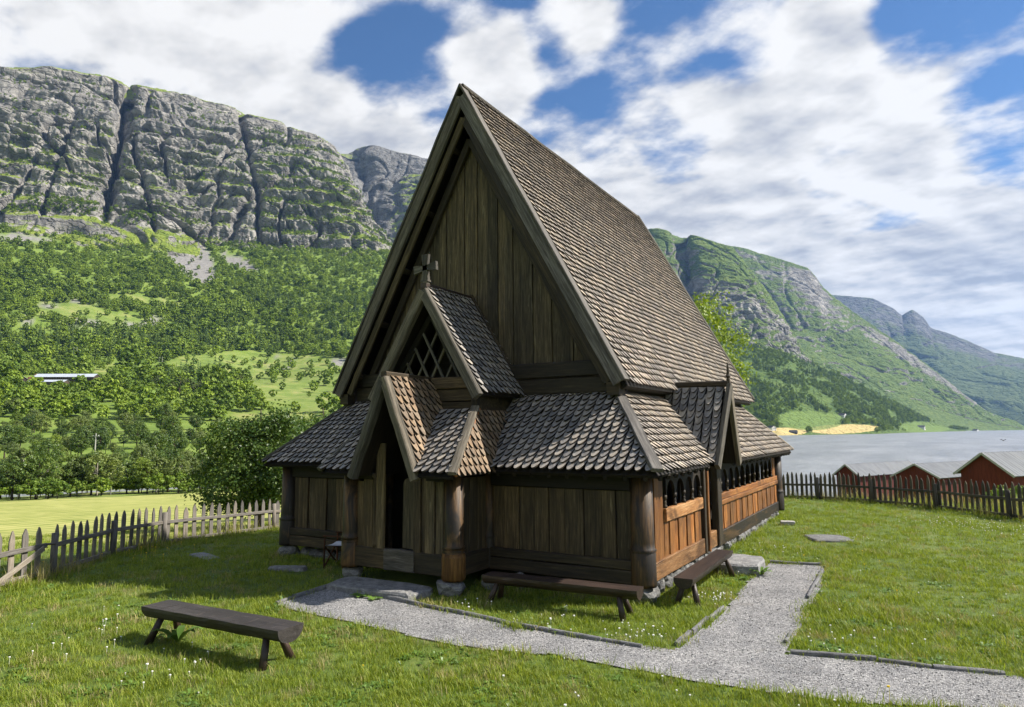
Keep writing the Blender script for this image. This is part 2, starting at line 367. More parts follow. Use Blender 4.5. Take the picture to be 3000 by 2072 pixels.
# ------------------------------------------------------------------ land
def smoothstep(x, a, b):
    t = np.clip((x-a)/(b-a), 0, 1); return t*t*(3-2*t)
_PL = np.array([(0, 0), (15, 0), (19, -.10), (23, -.35), (40, -1.8), (80, -4.3), (118, -6.3), (129, -6.6), (132.5, -7.6), (137, -7.6), (140, -6.4), (230, -3.5), (300, 2.5), (400, 14), (500, 28), (620, 46), (700, 60), (850, 106), (1000, 180), (1150, 262), (1300, 345), (1420, 400), (2600, 430), (9000, 430)], float)
_PR = np.array([(0, 0), (29, 0), (33, -.5), (45, -2.0), (75, -5.6), (95, -7.6), (130, -11), (400, -16), (9000, -16)], float)
_PB = np.array([(0, 0), (40, 0.5), (150, 10), (600, 60), (2000, 300), (9000, 400)], float)
def ground_z(x, y):
    x = np.atleast_1d(np.asarray(x, float)); y = np.atleast_1d(np.asarray(y, float))
    dx, dy = x-CAM[0], y-CAM[1]; r = np.hypot(dx, dy); az = np.degrees(np.arctan2(dx, dy))
    zl = np.interp(r, _PL[:, 0], _PL[:, 1]); zr = np.interp(r, _PR[:, 0], _PR[:, 1]); zb = np.interp(r, _PB[:, 0], _PB[:, 1])
    k = smoothstep(az, -27, -13); z = zl*(1-k)+zr*k
    kb = np.maximum(smoothstep(az, 75, 110), smoothstep(-az, 105, 135)); z = z*(1-kb)+zb*kb
    q = np.stack([x, y, 0*x], 1)
    far = smoothstep(r, 180, 420)*(1-k)*(1-smoothstep(r, 1200, 1400))
    z = z+far*(16*fbm(q/170.0, 4)+22*fbm(q/420.0+5, 3))*np.minimum(1, r/700)
    z = z+smoothstep(r, 30, 110)*0.25*fbm(q/9.0, 3)
    yard = 1-smoothstep(r, 26, 34)
    z = z+yard*(0.035*fbm(q/1.7, 3)+0.12*np.exp(-((x-5.4)**2/7+(y-10)**2/14))+0.05*np.exp(-((x+5)**2/8+(y+1)**2/6)))
    return z
def gz(x, y): return float(ground_z(x, y)[0])
_rg = np.random.default_rng(3)

# mown field / meadow / track zones are the colours of the ground itself
def in_blob(u, v, blobs):
    m = np.zeros_like(u)
    for (cx, cy, rx, ry, tilt) in blobs:
        dx, dy = u-cx, v-cy; yy = dy-dx*tilt
        m = np.maximum(m, 1-smoothstep((dx/rx)**2+(yy/ry)**2, 0.7, 1.15))
    return m
# clearings on the hillside, given where they lie in the view (u, v, half width, half height, tilt)
CLEAR = [(820, 1078, 330, 42, .04), (960, 1150, 260, 62, .02), (560, 1088, 330, 20, .02), (330, 1100, 240, 16, .02), (260, 925, 170, 30, .16), (60, 1292, 70, 20, 0.02), (640, 1262, 140, 8, 0), (820, 1225, 160, 22, 0), (430, 880, 120, 10, .12)]
SPRUCE = [(620, 1000, 260, 40, .02), (150, 1010, 250, 55, .05), (900, 905, 230, 34, .1), (1010, 985, 130, 40, .1), (560, 1130, 90, 50, 0)]
SCREE = [(140, 655, 170, 34, .08), (545, 735, 90, 75, .8), (420, 690, 120, 30, .1), (700, 770, 60, 18, .4), (60, 700, 120, 12, .05)]

def land_material():
    m, T, b, out = new_mat('ground_cover'); g = T.node('ShaderNodeNewGeometry'); p = g.outputs['Position']
    z = T.node('ShaderNodeAttribute', attribute_name='zone'); s = T.node('ShaderNodeSeparateColor', ins={0: z.outputs['Color']})
    n1 = T.noise(p, 0.7, 6, 0.6); n2 = T.noise(p, 9, 5, 0.65); n3 = T.noise(p, 0.06, 5, 0.6)
    lawn = T.ramp(T.math('ADD', T.math('MULTIPLY', n1, .55), T.math('MULTIPLY', n2, .45)), [(.3, (.045, .070, .013)), (.5, (.085, .130, .022)), (.7, (.15, .17, .045))])
    rows = T.noise(T.vmath('MULTIPLY', p, (0.10, 0.9, 0.5)), 1.0, 5, .6, .6)
    sw = T.node('ShaderNodeTexWave', wave_type='BANDS', bands_direction='X', ins={'Vector': T.vmath('MULTIPLY', p, (.42, .55, 0)), 'Scale': .35, 'Distortion': 2.2, 'Detail': 3.0, 'Detail Scale': 1.5})
    rows = T.math('ADD', T.math('MULTIPLY', rows, .72), T.math('MULTIPLY', sw.outputs['Fac'], .28))
    mown = T.ramp(T.math('ADD', T.math('MULTIPLY', rows, .6), T.math('MULTIPLY', n1, .4)), [(.32, (.15, .19, .040)), (.5, (.30, .32, .085)), (.66, (.43, .41, .15))])
    hill = T.ramp(T.math('ADD', T.math('MULTIPLY', n3, .6), T.math('MULTIPLY', n1, .4)), [(.32, (.085, .140, .020)), (.5, (.145, .215, .034)), (.68, (.215, .265, .058))])
    mead = T.ramp(T.math('ADD', T.math('MULTIPLY', n3, .7), T.math('MULTIPLY', n1, .3)), [(.34, (.095, .15, .026)), (.5, (.165, .225, .045)), (.64, (.27, .275, .095))])
    hill = T.mix(z.outputs['Alpha'], hill, mead)
    c = T.mix(s.outputs[0], lawn, mown); c = T.mix(s.outputs[1], c, hill)
    rock = T.ramp(T.noise(p, .25, 8, .7), [(.3, (.12, .115, .11)), (.6, (.27, .26, .245)), (.75, (.38, .37, .35))])
    c = T.mix(s.outputs[2], c, rock)
    T.set(b.inputs['Base Color'], c); bump(T, b, n2, .5, .05); return m

def build_ground():
    fine = np.arange(-77, 17, 0.3); az = np.concatenate([fine, np.arange(17, 360-77, 4.0)]); az = np.radians(az)
    rr = np.concatenate([np.linspace(.3, 30, 70), np.geomspace(30.6, 118, 50), np.linspace(119, 165, 30), np.geomspace(167, 1500, 130), np.geomspace(1550, 9000, 14)])
    A, Rr = np.meshgrid(az, rr); x = CAM[0]+Rr*np.sin(A); y = CAM[1]+Rr*np.cos(A); x, y = x.ravel(), y.ravel()
    z = ground_z(x, y)
    P = np.stack([x, y, z], 1); u, v, w = project(P); r = Rr.ravel(); azd = np.degrees(np.arctan2(x-CAM[0], y-CAM[1]))
    left = 1-smoothstep(azd, -27, -13)
    q = np.stack([x, y, 0*x], 1)
    mown = left*smoothstep(r+1.5*fbm(q/3, 2), 19.5, 24)*(1-smoothstep(r+6*fbm(q/12, 2), 104, 112))
    hill = np.maximum(smoothstep(r, 150, 170), smoothstep(r, 31, 36)*(1-left)); hill = np.maximum(hill, smoothstep(r, 106, 114))
    rk = smoothstep(fbm(q/35+3, 4), .12, .28)*smoothstep(r, 420, 520)*in_blob(u, v, [(300, 925, 190, 50, .16), (880, 1060, 160, 20, 0), (40, 940, 60, 30, .2)])
    rk = np.maximum(rk, smoothstep(r, 900, 1000)*smoothstep(in_blob(u, v, SCREE)+.5*fbm(q/30, 3), .35, .6))
    cl = smoothstep(in_blob(u, v, CLEAR)+.5*fbm(q/38, 3), .25, .5)*(w > 0)
    cl = np.maximum(cl, 1-smoothstep(r, 128, 150)); cl = np.maximum(cl, (1-left)*1.0)
    Z = np.stack([mown*(w > 0), hill, rk*(w > 0), cl], 1)
    me = grid_mesh('ground', P, len(rr), len(az), land_material(), closed=True, attrs={'zone': Z})
    tag(link('ground', me), kind='structure', label='grassy ground running from the churchyard to the valley')
build_ground()

# ---- lake
def water_material():
    m, T, b, out = new_mat('lake_water'); g = T.node('ShaderNodeNewGeometry')
    p = T.vmath('MULTIPLY', g.outputs['Position'], (1.0, 1.0, 1.0))
    n = T.noise(p, 0.55, 5, .65, .4); n2 = T.noise(p, 0.05, 4, .6); n3 = T.noise(p, 2.6, 3, .6)
    wv = T.noise(T.vmath('MULTIPLY', g.outputs['Position'], (.05, .016, 1)), 1.0, 6, .62, .3); w2 = T.noise(T.vmath('MULTIPLY', g.outputs['Position'], (.35, .22, 1)), 1.0, 4, .6)
    T.set(b.inputs['Base Color'], T.ramp(T.math('ADD', T.math('MULTIPLY', wv, .55), T.math('MULTIPLY', w2, .45)), [(.34, (.13, .145, .17)), (.5, (.22, .235, .26)), (.66, (.34, .355, .385))])); b.inputs['Roughness'].default_value = .30; b.inputs['IOR'].default_value = 1.33  # sky reflection and ripple sheen painted into the base colour
    b.inputs['Specular IOR Level'].default_value = .5
    h = T.math('ADD', T.math('ADD', n, T.math('MULTIPLY', n2, 1.2)), T.math('MULTIPLY', n3, .3)); bump(T, b, h, 1.0, .55); return m
m = MB(); m.add([(-9000, -9000, -7), (9000, -9000, -7), (9000, 12000, -7), (-9000, 12000, -7)], [(0, 1, 2, 3)])
tag(m.build('lake', water_material()), kind='structure', label='grey rippled lake below the churchyard')

# ---- mountains
def rock_material(name, rockc, greenc, lo, hi, ns=1.0, grey=0.0):
    m, T, b, out = new_mat(name); g = T.node('ShaderNodeNewGeometry'); p = g.outputs['Position']
    nz = T.node('ShaderNodeSeparateXYZ', ins={0: g.outputs['Normal']}).outputs[2]
    zn = T.node('ShaderNodeAttribute', attribute_name='zone'); s = T.node('ShaderNodeSeparateColor', ins={0: zn.outputs['Color']})
    st = T.vmath('MULTIPLY', p, (.018*ns, .018*ns, .06*ns)); st2 = T.vmath('MULTIPLY', p, (.05*ns, .05*ns, .012*ns))
    n1 = T.noise(st, 1.0, 9, .68, .6); n2 = T.noise(st2, 1.0, 6, .6, .3); n3 = T.noise(p, .02*ns, 7, .65); n4 = T.noise(p, .11*ns, 6, .7)
    vc = T.node('ShaderNodeTexVoronoi', feature='DISTANCE_TO_EDGE', ins={'Vector': T.vmath('ADD', T.vmath('MULTIPLY', p, (.045*ns, .045*ns, .075*ns)), T.vmath('SCALE', T.node('ShaderNodeTexNoise', ins={'Vector': p, 'Scale': .06*ns}).outputs['Color'], 1.1)), 'Scale': 1.0})
    ck = T.smooth(vc.outputs['Distance'], .10, .015)
    rc = T.ramp(T.math('ADD', T.math('MULTIPLY', n1, .6), T.math('MULTIPLY', n2, .4)), [(.34, rockc[0]), (.5, rockc[1]), (.64, rockc[2])])
    rc = T.mix(T.math('MULTIPLY', ck, .28), rc, (.035, .034, .032, 1))
    stn = T.smooth(T.noise(T.vmath('MULTIPLY', p, (.07*ns, .07*ns, .004*ns)), 1.0, 4, .6), .56, .68); rc = T.mix(T.math('MULTIPLY', stn, .55), rc, (.05, .05, .052, 1))
    gc = T.ramp(T.math('ADD', T.math('MULTIPLY', n4, .7), T.math('MULTIPLY', n3, .3)), [(.32, greenc[0]), (.5, greenc[1]), (.68, greenc[2])])
    k = T.math('ADD', nz, T.math('ADD', T.math('MULTIPLY', T.math('SUBTRACT', n3, .5), .9), T.math('MULTIPLY', T.math('SUBTRACT', n4, .5), .7)))
    k = T.math('ADD', k, T.math('MULTIPLY', T.math('SUBTRACT', s.outputs[0], .5), 1.1))
    gm = T.smooth(k, lo, hi)
    c = T.mix(gm, rc, gc); c = T.mix(s.outputs[1], c, (.50, .40, .17, 1)); c = T.mix(s.outputs[2], c, (.14, .21, .05, 1))
    T.set(b.inputs['Base Color'], c); b.inputs['Roughness'].default_value = .92; b.inputs['Specular IOR Level'].default_value = .15
    h = T.math('ADD', T.math('MULTIPLY', n1, 1.0), T.math('ADD', T.math('MULTIPLY', n4, .6), T.math('SUBTRACT', T.math('MULTIPLY', n2, .5), T.math('MULTIPLY', ck, .5))))
    bump(T, b, h, .8, 6.0/ns); return m

def sheet(name, lines, u0, u1, nc, rows, mat, amp, freq, label, gullies=(), amp_line=None, green=None, zones=None, strata=0.0, seed=0, jn=1.0):
    """mountain side: lines = [(list of (u, v or None, r, z or None))] from the foot to the back; rows per gap"""
    us = np.linspace(u0, u1, nc); L = []
    for ln in lines:
        ln = sorted(ln, key=lambda q: q[0]); pu = [q[0] for q in ln]
        pts = np.array([at(q[0], q[1], q[2]) if q[1] is not None else at_z(q[0], q[2], q[3]) for q in ln])
        el = (pts[:, 2]-CAM[2])/np.array([q[2] for q in ln]); rr = np.interp(us, pu, [q[2] for q in ln]); el = np.interp(us, pu, el)
        d = np.array([ray(q, 1260) for q in us]); h = np.hypot(d[:, 0], d[:, 1])
        L.append(np.stack([CAM[0]+d[:, 0]/h*rr, CAM[1]+d[:, 1]/h*rr, CAM[2]+el*rr], 1))
    P, T, LV = [], [], []
    for k in range(len(L)-1):
        n = rows[k]; last = k == len(L)-2
        p0 = L[max(k-1, 0)]; p1 = L[k]; p2 = L[k+1]; p3 = L[min(k+2, len(L)-1)]
        for i in range(n+(1 if last else 0)):
            t = i/n; c = p1*(1-t)+p2*t
            P.append(c); LV.append(np.full(nc, k+t))
    nr = len(P); P = np.array(P); LV = np.array(LV)
    du = np.gradient(P, axis=1); dv = np.gradient(P, axis=0); N = np.cross(du, dv); N /= np.linalg.norm(N, axis=2, keepdims=True)+1e-9
    Pf = P.reshape(-1, 3); q = Pf/freq+seed*13.1
    A = np.interp(LV.ravel(), range(len(lines)), amp_line if amp_line else [0.4]+[1]*(len(lines)-2)+[.5])*amp
    wq = q+.55*np.stack([fbm(q*.7+3, 2), fbm(q*.7+6, 2), fbm(q*.7+9, 2)], 1)
    but = ridged(np.stack([wq[:, 0], wq[:, 1], wq[:, 2]*.42], 1), 5, .55)+.9*fbm(q*.33+2, 2)
    mid = ridged(np.stack([wq[:, 0]*3.1, wq[:, 1]*3.1, wq[:, 2]*2.0], 1)+4, 4, .6)
    fine = fbm(np.stack([q[:, 0]*9, q[:, 1]*9, q[:, 2]*14], 1)+8, 3, .6)
    D = A*(.55*but+(.18+.10*jn)*mid+.14*fine)
    # joints: narrow clefts along the zero lines of two noises, and stepped ledges
    c1 = np.abs(perlin(np.stack([wq[:, 0]*1.5, wq[:, 1]*1.5, wq[:, 2]*.45], 1)+21)); c2 = np.abs(perlin(np.stack([wq[:, 0]*4.2, wq[:, 1]*4.2, wq[:, 2]*1.3], 1)+31)); c3 = np.abs(perlin(np.stack([wq[:, 0]*1.6, wq[:, 1]*1.6, wq[:, 2]*5.0], 1)+41))
    D = D-jn*A*(.70*(1-smoothstep(c1, 0, .08))+.09*(1-smoothstep(c2, 0, .10))+.30*(1-smoothstep(c3, 0, .10)))
    if strata: D = D+A*strata*(np.abs(((Pf[:, 2]+14*fbm(q*1.5, 2))/34.0) % 1-.5)-.25)
    U = np.tile(us, nr); lv = LV.ravel()
    for (ua, la, ub, lb, wid, dep) in gullies:
        t = np.clip((lv-la)/(lb-la), 0, 1); c = ua*K+(ub-ua)*K*t+22*fbm(np.stack([lv*2.6, lv*0+ua, lv*0], 1), 3); wid = wid*(1+.7*fbm(np.stack([lv*4, lv*0+ua, lv*0+3], 1), 2)); dep = dep*(.75+.9*fbm(np.stack([lv*3, lv*0+ua, lv*0+7], 1), 2))
        on = smoothstep(lv, min(la, lb)-.25, min(la, lb)+.1)*(1-smoothstep(lv, max(la, lb)-.05, max(la, lb)+.3))
        D = D-dep*on*np.exp(-np.abs((U-c)/wid)**1.3)*(1+.5*mid)
    Nf = N.reshape(-1, 3); to = CAM-Pf; to[:, 2] = 0; to /= np.linalg.norm(to, axis=1)[:, None]
    s = np.sign((Nf*to).sum(1)); s[s == 0] = 1; Nf = Nf*s[:, None]
    Nh = Nf*np.array([1, 1, .35])
    Pn = Pf+Nh*D[:, None]
    G = np.full(len(Pn), .5) if green is None else np.clip(green(U, lv, Pn), 0, 1)
    Z = np.zeros((len(Pn), 4)); Z[:, 0] = G; Z[:, 3] = 1
    if zones: z1, z2 = zones(U, lv, Pn); Z[:, 1] = z1; Z[:, 2] = z2
    me = grid_mesh(name, Pn, nr, nc, mat, attrs={'zone': Z})
    o = link(name, me); tag(o, label, kind='structure'); return o, Pn.reshape(nr, nc, 3), LV, us

K = 1.29814
def dl(pts, r=None, rr=None):
    """view points of a crest: [(x, y)], distance r or list"""
    n = len(pts); return [(x*K, y*K, (rr[i] if rr is not None else r), None) for i, (x, y) in enumerate(pts)]
def zl(pairs): return [(x*K, None, r, z) for x, r, z in pairs]
GREY = [(.080, .078, .075), (.230, .221, .206), (.40, .38, .345)]

GRN = [(.080, .120, .018), (.160, .215, .032), (.26, .29, .065)]
GRN2 = [(.050, .085, .020), (.095, .145, .030), (.165, .205, .050)]
rockL = rock_material('cliff_rock', GREY, GRN, .62, .86, 1.0)
rockB = rock_material('cliff_rock_far', [(.075, .075, .076), (.165, .163, .158), (.27, .265, .25)], GRN, .70, .95, .8)
rockR = rock_material('fell_side', GREY, GRN2, .42, .70, .7)
def gL(U, lv, P):
    u = U/K
    g = .35+.16*(1-smoothstep(lv, 1.8, 2.2))
    g = g+.45*np.exp(-((u-700)/150)**2)*np.exp(-((lv-2.05)/.42)**2)+.30*np.exp(-((u-820)/90)**2)*smoothstep(2.6-lv, 0, 1)
    g = g+.35*smoothstep(lv, 2.9, 3.05)-.25*smoothstep(lv, 2.2, 2.5)*(1-smoothstep(lv, 2.85, 3.0))*(1-smoothstep(u, 520, 620))
    g = g+.25*(1-smoothstep(lv, .7, 1.15))+.5*fbm(P/110+3, 3)
    return g
TOPL = [(-260, 150), (-120, 142), (0, 140), (40, 141), (110, 150), (190, 163), (238, 184), (250, 190), (262, 182), (330, 196), (450, 231), (505, 243), (520, 252), (600, 272), (640, 290), (690, 306), (725, 322), (745, 348), (765, 385), (780, 420), (815, 480), (850, 530), (872, 568), (900, 610), (940, 680)]
_, ML_P, ML_L, ML_U = sheet('mountain', [
  zl([(-260, 1180, 240), (300, 1180, 240), (700, 1180, 240), (940, 1180, 235)]),
  [(x*K, (y+8)*K, 1290, None) for x, y in [(-260, 468), (0, 470), (120, 470), (230, 478), (330, 500), (480, 566), (600, 588), (700, 588), (800, 586), (872, 600), (900, 640), (940, 700)]],
  [(x*K, y*K, 1395, None) for x, y in [(-260, 330), (0, 330), (120, 330), (230, 345), (330, 355), (480, 385), (600, 400), (700, 420), (765, 440), (815, 505), (872, 580), (900, 622), (940, 690)]],
  dl(TOPL, 1530),
  [(x*K, (y+16)*K, 1900, None) for x, y in TOPL],
  zl([(-260, 2500, 380), (940, 2500, 350)])],
  -260*K, 940*K, 760, [30, 120, 130, 26, 6], rockL, 46, 165, 'grey cliff wall with grassy ledges above the birch slope', amp_line=[.15, .55, 1, .38, .4, .2],
  gullies=[(246, 3, 205, 1.1, 12, 85), (515, 3, 582, 1.0, 7, 42), (262, 2.1, 322, 1, 6, 36), (470, 1.8, 450, 1, 5, 18), (110, 2.2, 55, 1.0, 7, 22)], green=gL, strata=.9)
sheet('mountain', [
  zl([(640, 1750, 300), (1500, 1750, 300)]),
  dl([(640, 640), (800, 640), (960, 640), (1500, 700)], 1900),
  dl([(640, 500), (780, 440), (880, 470), (960, 440), (1500, 600)], 2120),
  dl([(640, 350), (745, 344), (775, 346), (792, 334), (812, 325), (835, 326), (880, 343), (920, 349), (965, 360), (1100, 410), (1300, 480), (1500, 560)], 2300),
  dl([(640, 370), (835, 345), (965, 378), (1500, 580)], 2700), zl([(640, 3300, 400), (1500, 3300, 300)])],
  640*K, 1500*K, 320, [14, 60, 70, 12, 5], rockB, 46, 150, 'dark shaded cliff beyond the grassy shoulder', amp_line=[.2, .6, 1, .35, .4, .2],
  gullies=[(785, 3, 850, 1.3, 30, 70)], green=lambda U, lv, P: .22+.55*in_blob(U/K, lv*300, [(930, 560, 60, 220, 0)])+.3*smoothstep(lv, 2.9, 3.05), seed=2, strata=.3, jn=.8)

# right-hand fells beyond the lake
def gR(U, lv, P): return .66+.25*fbm(P/160, 3)+.15*smoothstep(lv, 2.85, 3.0)
sheet('mountain', [
  zl([(1780, 4600, -30), (2420, 4700, -30)]),
  dl([(1780, 900), (2000, 880), (2200, 900), (2420, 930)], 4900),
  dl([(1780, 780), (1900, 770), (2060, 800), (2200, 840), (2420, 880)], 5400),
  dl([(1780, 655), (1850, 660), (1895, 664), (1940, 667), (1990, 673), (2030, 694), (2055, 712), (2068, 703), (2080, 698), (2098, 712), (2115, 738), (2160, 752), (2200, 768), (2260, 795), (2340, 812), (2420, 830)], 6000),
  dl([(1780, 680), (2420, 850)], 7200)],
  1780*K, 2420*K, 260, [20, 60, 70, 8], rock_material('far_fell', [(.06, .06, .06), (.12, .12, .12), (.19, .19, .185)], [(.05, .075, .025), (.085, .12, .04), (.13, .155, .06)], .45, .8, .35), 120, 520, 'far blue fell with a notched summit beyond the lake', amp_line=[.1, .8, 1, .25, .2], seed=4, jn=.3,
  green=lambda U, lv, P: .75-.5*smoothstep(lv, 1.9, 2.7))
sheet('mountain', [
  zl([(1500, 2350, -30), (1800, 2350, -30), (2060, 2500, -30), (2330, 3400, -30)]),
  dl([(1500, 860), (1800, 860), (1900, 870), (2060, 910), (2200, 952), (2330, 976)], rr=[2550, 2550, 2600, 2900, 3300, 3600]),
  dl([(1500, 720), (1700, 720), (1800, 745), (1900, 790), (2000, 830), (2100, 880), (2200, 925), (2330, 974)], rr=[2950, 2950, 2950, 3000, 3050, 3200, 3450, 3700]),
  dl([(1500, 548), (1600, 550), (1680, 556), (1700, 560), (1760, 578), (1800, 590), (1840, 604), (1858, 622), (1870, 642), (1895, 668), (1960, 716), (2050, 782), (2100, 822), (2170, 882), (2230, 930), (2290, 966), (2330, 976)], rr=[3300]*11+[3350, 3400, 3450, 3550, 3650, 3750]),
  dl([(1500, 575), (1840, 630), (1960, 740), (2100, 850), (2290, 980), (2330, 985)], 4000)],
  1500*K, 2330*K, 420, [20, 80, 90, 10], rockR, 52, 250, 'long green fell with rock bands sloping down to the lake', amp_line=[.05, .6, 1, .3, .2], seed=5, strata=.2, jn=.45,
  green=lambda U, lv, P: .80+.75*fbm(P/300, 3)-.5*smoothstep(lv, 2.35, 2.7)*(1-smoothstep(lv, 2.9, 3)), gullies=[(1730, 2.2, 1800, 1.2, 22, 110)])
sheet('mountain', [
  zl([(1380, 1750, 100), (1700, 1750, 100), (1960, 1900, 60)]),
  dl([(1380, 800), (1660, 800), (1780, 830), (1830, 850), (1960, 920)], 1950),
  dl([(1380, 640), (1500, 645), (1600, 650), (1700, 680), (1760, 730), (1800, 790), (1830, 825), (1960, 910)], 2150),
  dl([(1380, 528), (1465, 516), (1500, 516), (1535, 522), (1556, 532), (1575, 527), (1620, 543), (1665, 556), (1690, 582), (1720, 625), (1750, 668), (1780, 720), (1810, 780), (1840, 815), (1900, 860), (1960, 900)], 2350),
  dl([(1380, 545), (1560, 545), (1700, 620), (1800, 790), (1960, 925)], 2700)],
  1380*K, 1960*K, 340, [16, 80, 90, 10], rockR, 50, 170, 'rounded fell with a cleft and grey crag behind the church roof', amp_line=[.2, .8, 1, .3, .2], seed=6, strata=.3, jn=.6,
  gullies=[(1553, 3, 1580, 1.4, 20, 120)], green=lambda U, lv, P: .64+.35*smoothstep(lv, 2.5, 2.8)+.42*np.exp(-((lv-2.35)/.18)**2)-.36*np.exp(-((lv-1.95)/.3)**2))
def zR(U, lv, P):
    v = in_blob(U/K, P[:, 2], [(1905, 3, 85, 9, .02), (1775, -1, 50, 7, 0)]); w = in_blob(U/K, P[:, 2], [(2090, 6, 60, 16, .0), (1830, 20, 80, 20, 0)])
    return smoothstep(v+.25*fbm(P/40, 2), .4, .6), smoothstep(w+.3*fbm(P/40, 2), .35, .6)*.8
_, RS_P, RS_L, RS_U = sheet('hillside', [
  zl([(1380, 1000, -14), (1760, 1080, -14), (1980, 1350, -14), (2080, 1900, -14), (2180, 2500, -14)]),
  zl([(1380, 1100, -5), (1760, 1180, -5.5), (1980, 1450, -5.5), (2080, 2000, -5), (2180, 2700, -5)]),
  zl([(1380, 1250, 20), (1760, 1300, 14), (1980, 1620, 15), (2080, 2150, 10), (2180, 2780, 0)]),
  dl([(1380, 710), (1500, 715), (1560, 722), (1660, 776), (1720, 786), (1790, 800), (1900, 850), (2000, 902), (2090, 950), (2150, 972), (2180, 976)], rr=[1900, 1900, 1900, 1900, 1920, 1950, 2050, 2150, 2350, 2650, 2850]),
  dl([(1380, 760), (1660, 815), (1900, 890), (2090, 965), (2180, 985)], rr=[2150, 2150, 2300, 2600, 3000])],
  1380*K, 2180*K, 300, [8, 24, 90, 10], rock_material('wooded_slope', GREY, [(.045, .085, .018), (.085, .14, .028), (.14, .185, .045)], .15, .4, .9), 14, 120, 'wooded slope with fields at the far lake shore', amp_line=[0, .05, .15, 1, .5], seed=7,
  green=lambda U, lv, P: .9-.5*smoothstep(fbm(P/90+2, 3), .12, .3), zones=zR)
# ------------------------------------------------------------------ the stave church
CH = empty('stave_church', (0, 0, 0))
tag(CH, 'dark tarred wooden stave church with steep shingled roof and open gallery', 'church')
a, LL, oo, ze = 4.113, 11.67, .42, 2.044
b_, c_, zt = 3.309, 1.10, 3.352
B_, zE, yg, yr, zr = 3.55, 3.60, .717, 11.40, 10.083
YW = 1.20                                    # plane of the west gable wall
U_ = random.uniform
def plank(p0, p1, w, t, up, name, mat, parent, jit=.004, seg=3, cham=.16):
    return MB().beam(p0, p1, w, t, up, cham, seg, jit).build(name, mat, parent)

# ---- shingles
OUT = [(.0, .0), (.12, .05), (.23, .22), (.33, .52), (.41, .95), (.45, 1.4), (.46, 2.0)]
OUTF = [(.07, .0), (.19, .22), (.30, .65), (.39, 1.2), (.43, 2.0)]
def shingle_pts(w, e, outl, thick, rot=0.0, lift=0.0):
    half = [(x*w, y*e) for x, y in outl]
    poly = half+[(-x, y) for x, y in reversed(half) if x > 0]
    cs, sn = math.cos(rot), math.sin(rot)
    top, bot = [], []
    for x, y in poly:
        k = 1-y/(2.0*e); n = .006+lift+(thick*2.2)*max(k, 0)
        xx, yy = cs*x-sn*y, sn*x+cs*y
        top.append((xx, yy, n+thick)); bot.append((xx, yy, n))
    n = len(poly)
    faces = [tuple(range(n))]+[((i+1) % n, i, n+i, n+(i+1) % n) for i in range(n)]
    return top+bot, faces
def smi(fs): return [0]+[1]*(len(fs)-1)
_sh = {}
def shingle_field(corners, w, e, mat, parent, joined=None, individual=False, thick=.032, outl=OUT, name='shingle', back=0.0, jit=1.0):
    """cover a roof quad e0,e1 (eave) t0,t1 (top) with tapered shingles"""
    e0, e1, t0, t1 = [np.asarray(q, float) for q in corners]
    U = unit(e1-e0); N = unit(np.cross(U, t0-e0)); 
    if N[2] < 0: N = -N
    V = np.cross(N, U)
    if V@(t0-e0) < 0: V = -V
    vm = (t0-e0)@V; a0 = (t0-e0)@U; le = np.linalg.norm(e1-e0); a1 = (t1-e0)@U
    lo = lambda v: a0*min(max(v/vm, -.1), 1.1)
    hi = lambda v: le+(a1-le)*min(max(v/vm, -.1), 1.1)
    flip = np.dot(np.cross(U, V), N) < 0
    umin, umax = min(0, a0), max(le, a1)
    rows = int(vm/e)+1
    for j in range(rows):
        v0 = j*e-.02
        if v0 > vm-.25*e: break
        i0 = int(umin/w)-1; i1 = int(umax/w)+2
        for i in range(i0, i1):
            u = (i+.5)*w+U_(-.005, .005)*jit; vv = v0+U_(-.014, .014)*jit
            vc = min(vv+.5*e, vm)
            if u < lo(vc)-.02 or u > hi(vc)+.02: continue
            rot = U_(-.03, .03)*jit; lift = U_(0, .010)*jit*(2.2 if random.random() < .06 else 1)
            pts, fs = shingle_pts(w*U_(.95, 1.0), e, outl, thick, rot, lift)
            Q = []; clipped = False
            for (x, y, n) in pts:
                uu, vq = u+x, vv+y
                if vq > vm: vq = vm; clipped = True
                l, h = lo(vq), hi(vq)
                if uu < l: uu = l; clipped = True
                if uu > h: uu = h; clipped = True
                Q.append((uu, vq, n))
            if flip: fs = [tuple(reversed(f)) for f in fs]
            if individual and not clipped:
                key = (round(w, 3), round(e, 3), mat.name, flip)
                if key not in _sh:
                    p2, f2 = shingle_pts(w*.985, e, outl, thick)
                    if flip: f2 = [tuple(reversed(f)) for f in f2]
                    mb = MB().add(p2, f2, [(y, x, n) for x, y, n in p2], smi(f2)); me = mb.mesh('shingle'); me.materials.append(mat); me.materials.append(MAT['edge']); _sh[key] = me
                o = link(name, _sh[key], parent); org = e0+U*u+V*vv+N*lift
                cs, sn = math.cos(rot), math.sin(rot); X = U*cs+V*sn; Y = -U*sn+V*cs
                o.matrix_local = Matrix(((X[0], Y[0], N[0], org[0]), (X[1], Y[1], N[1], org[1]), (X[2], Y[2], N[2], org[2]), (0, 0, 0, 1)))
            else:
                P = [e0+U*q[0]+V*q[1]+N*q[2] for q in Q]; ro = random.random()*60
                g = [(q[1]+ro, q[0]+ro, q[2]) for q in Q]
                if individual: mb = MB().add(P, fs, g, smi(fs)); mb.mats = [MAT['edge']]; mb.build(name, mat, parent)
                else: joined.add(P, fs, g, smi(fs)); joined.mats = [MAT['edge']]
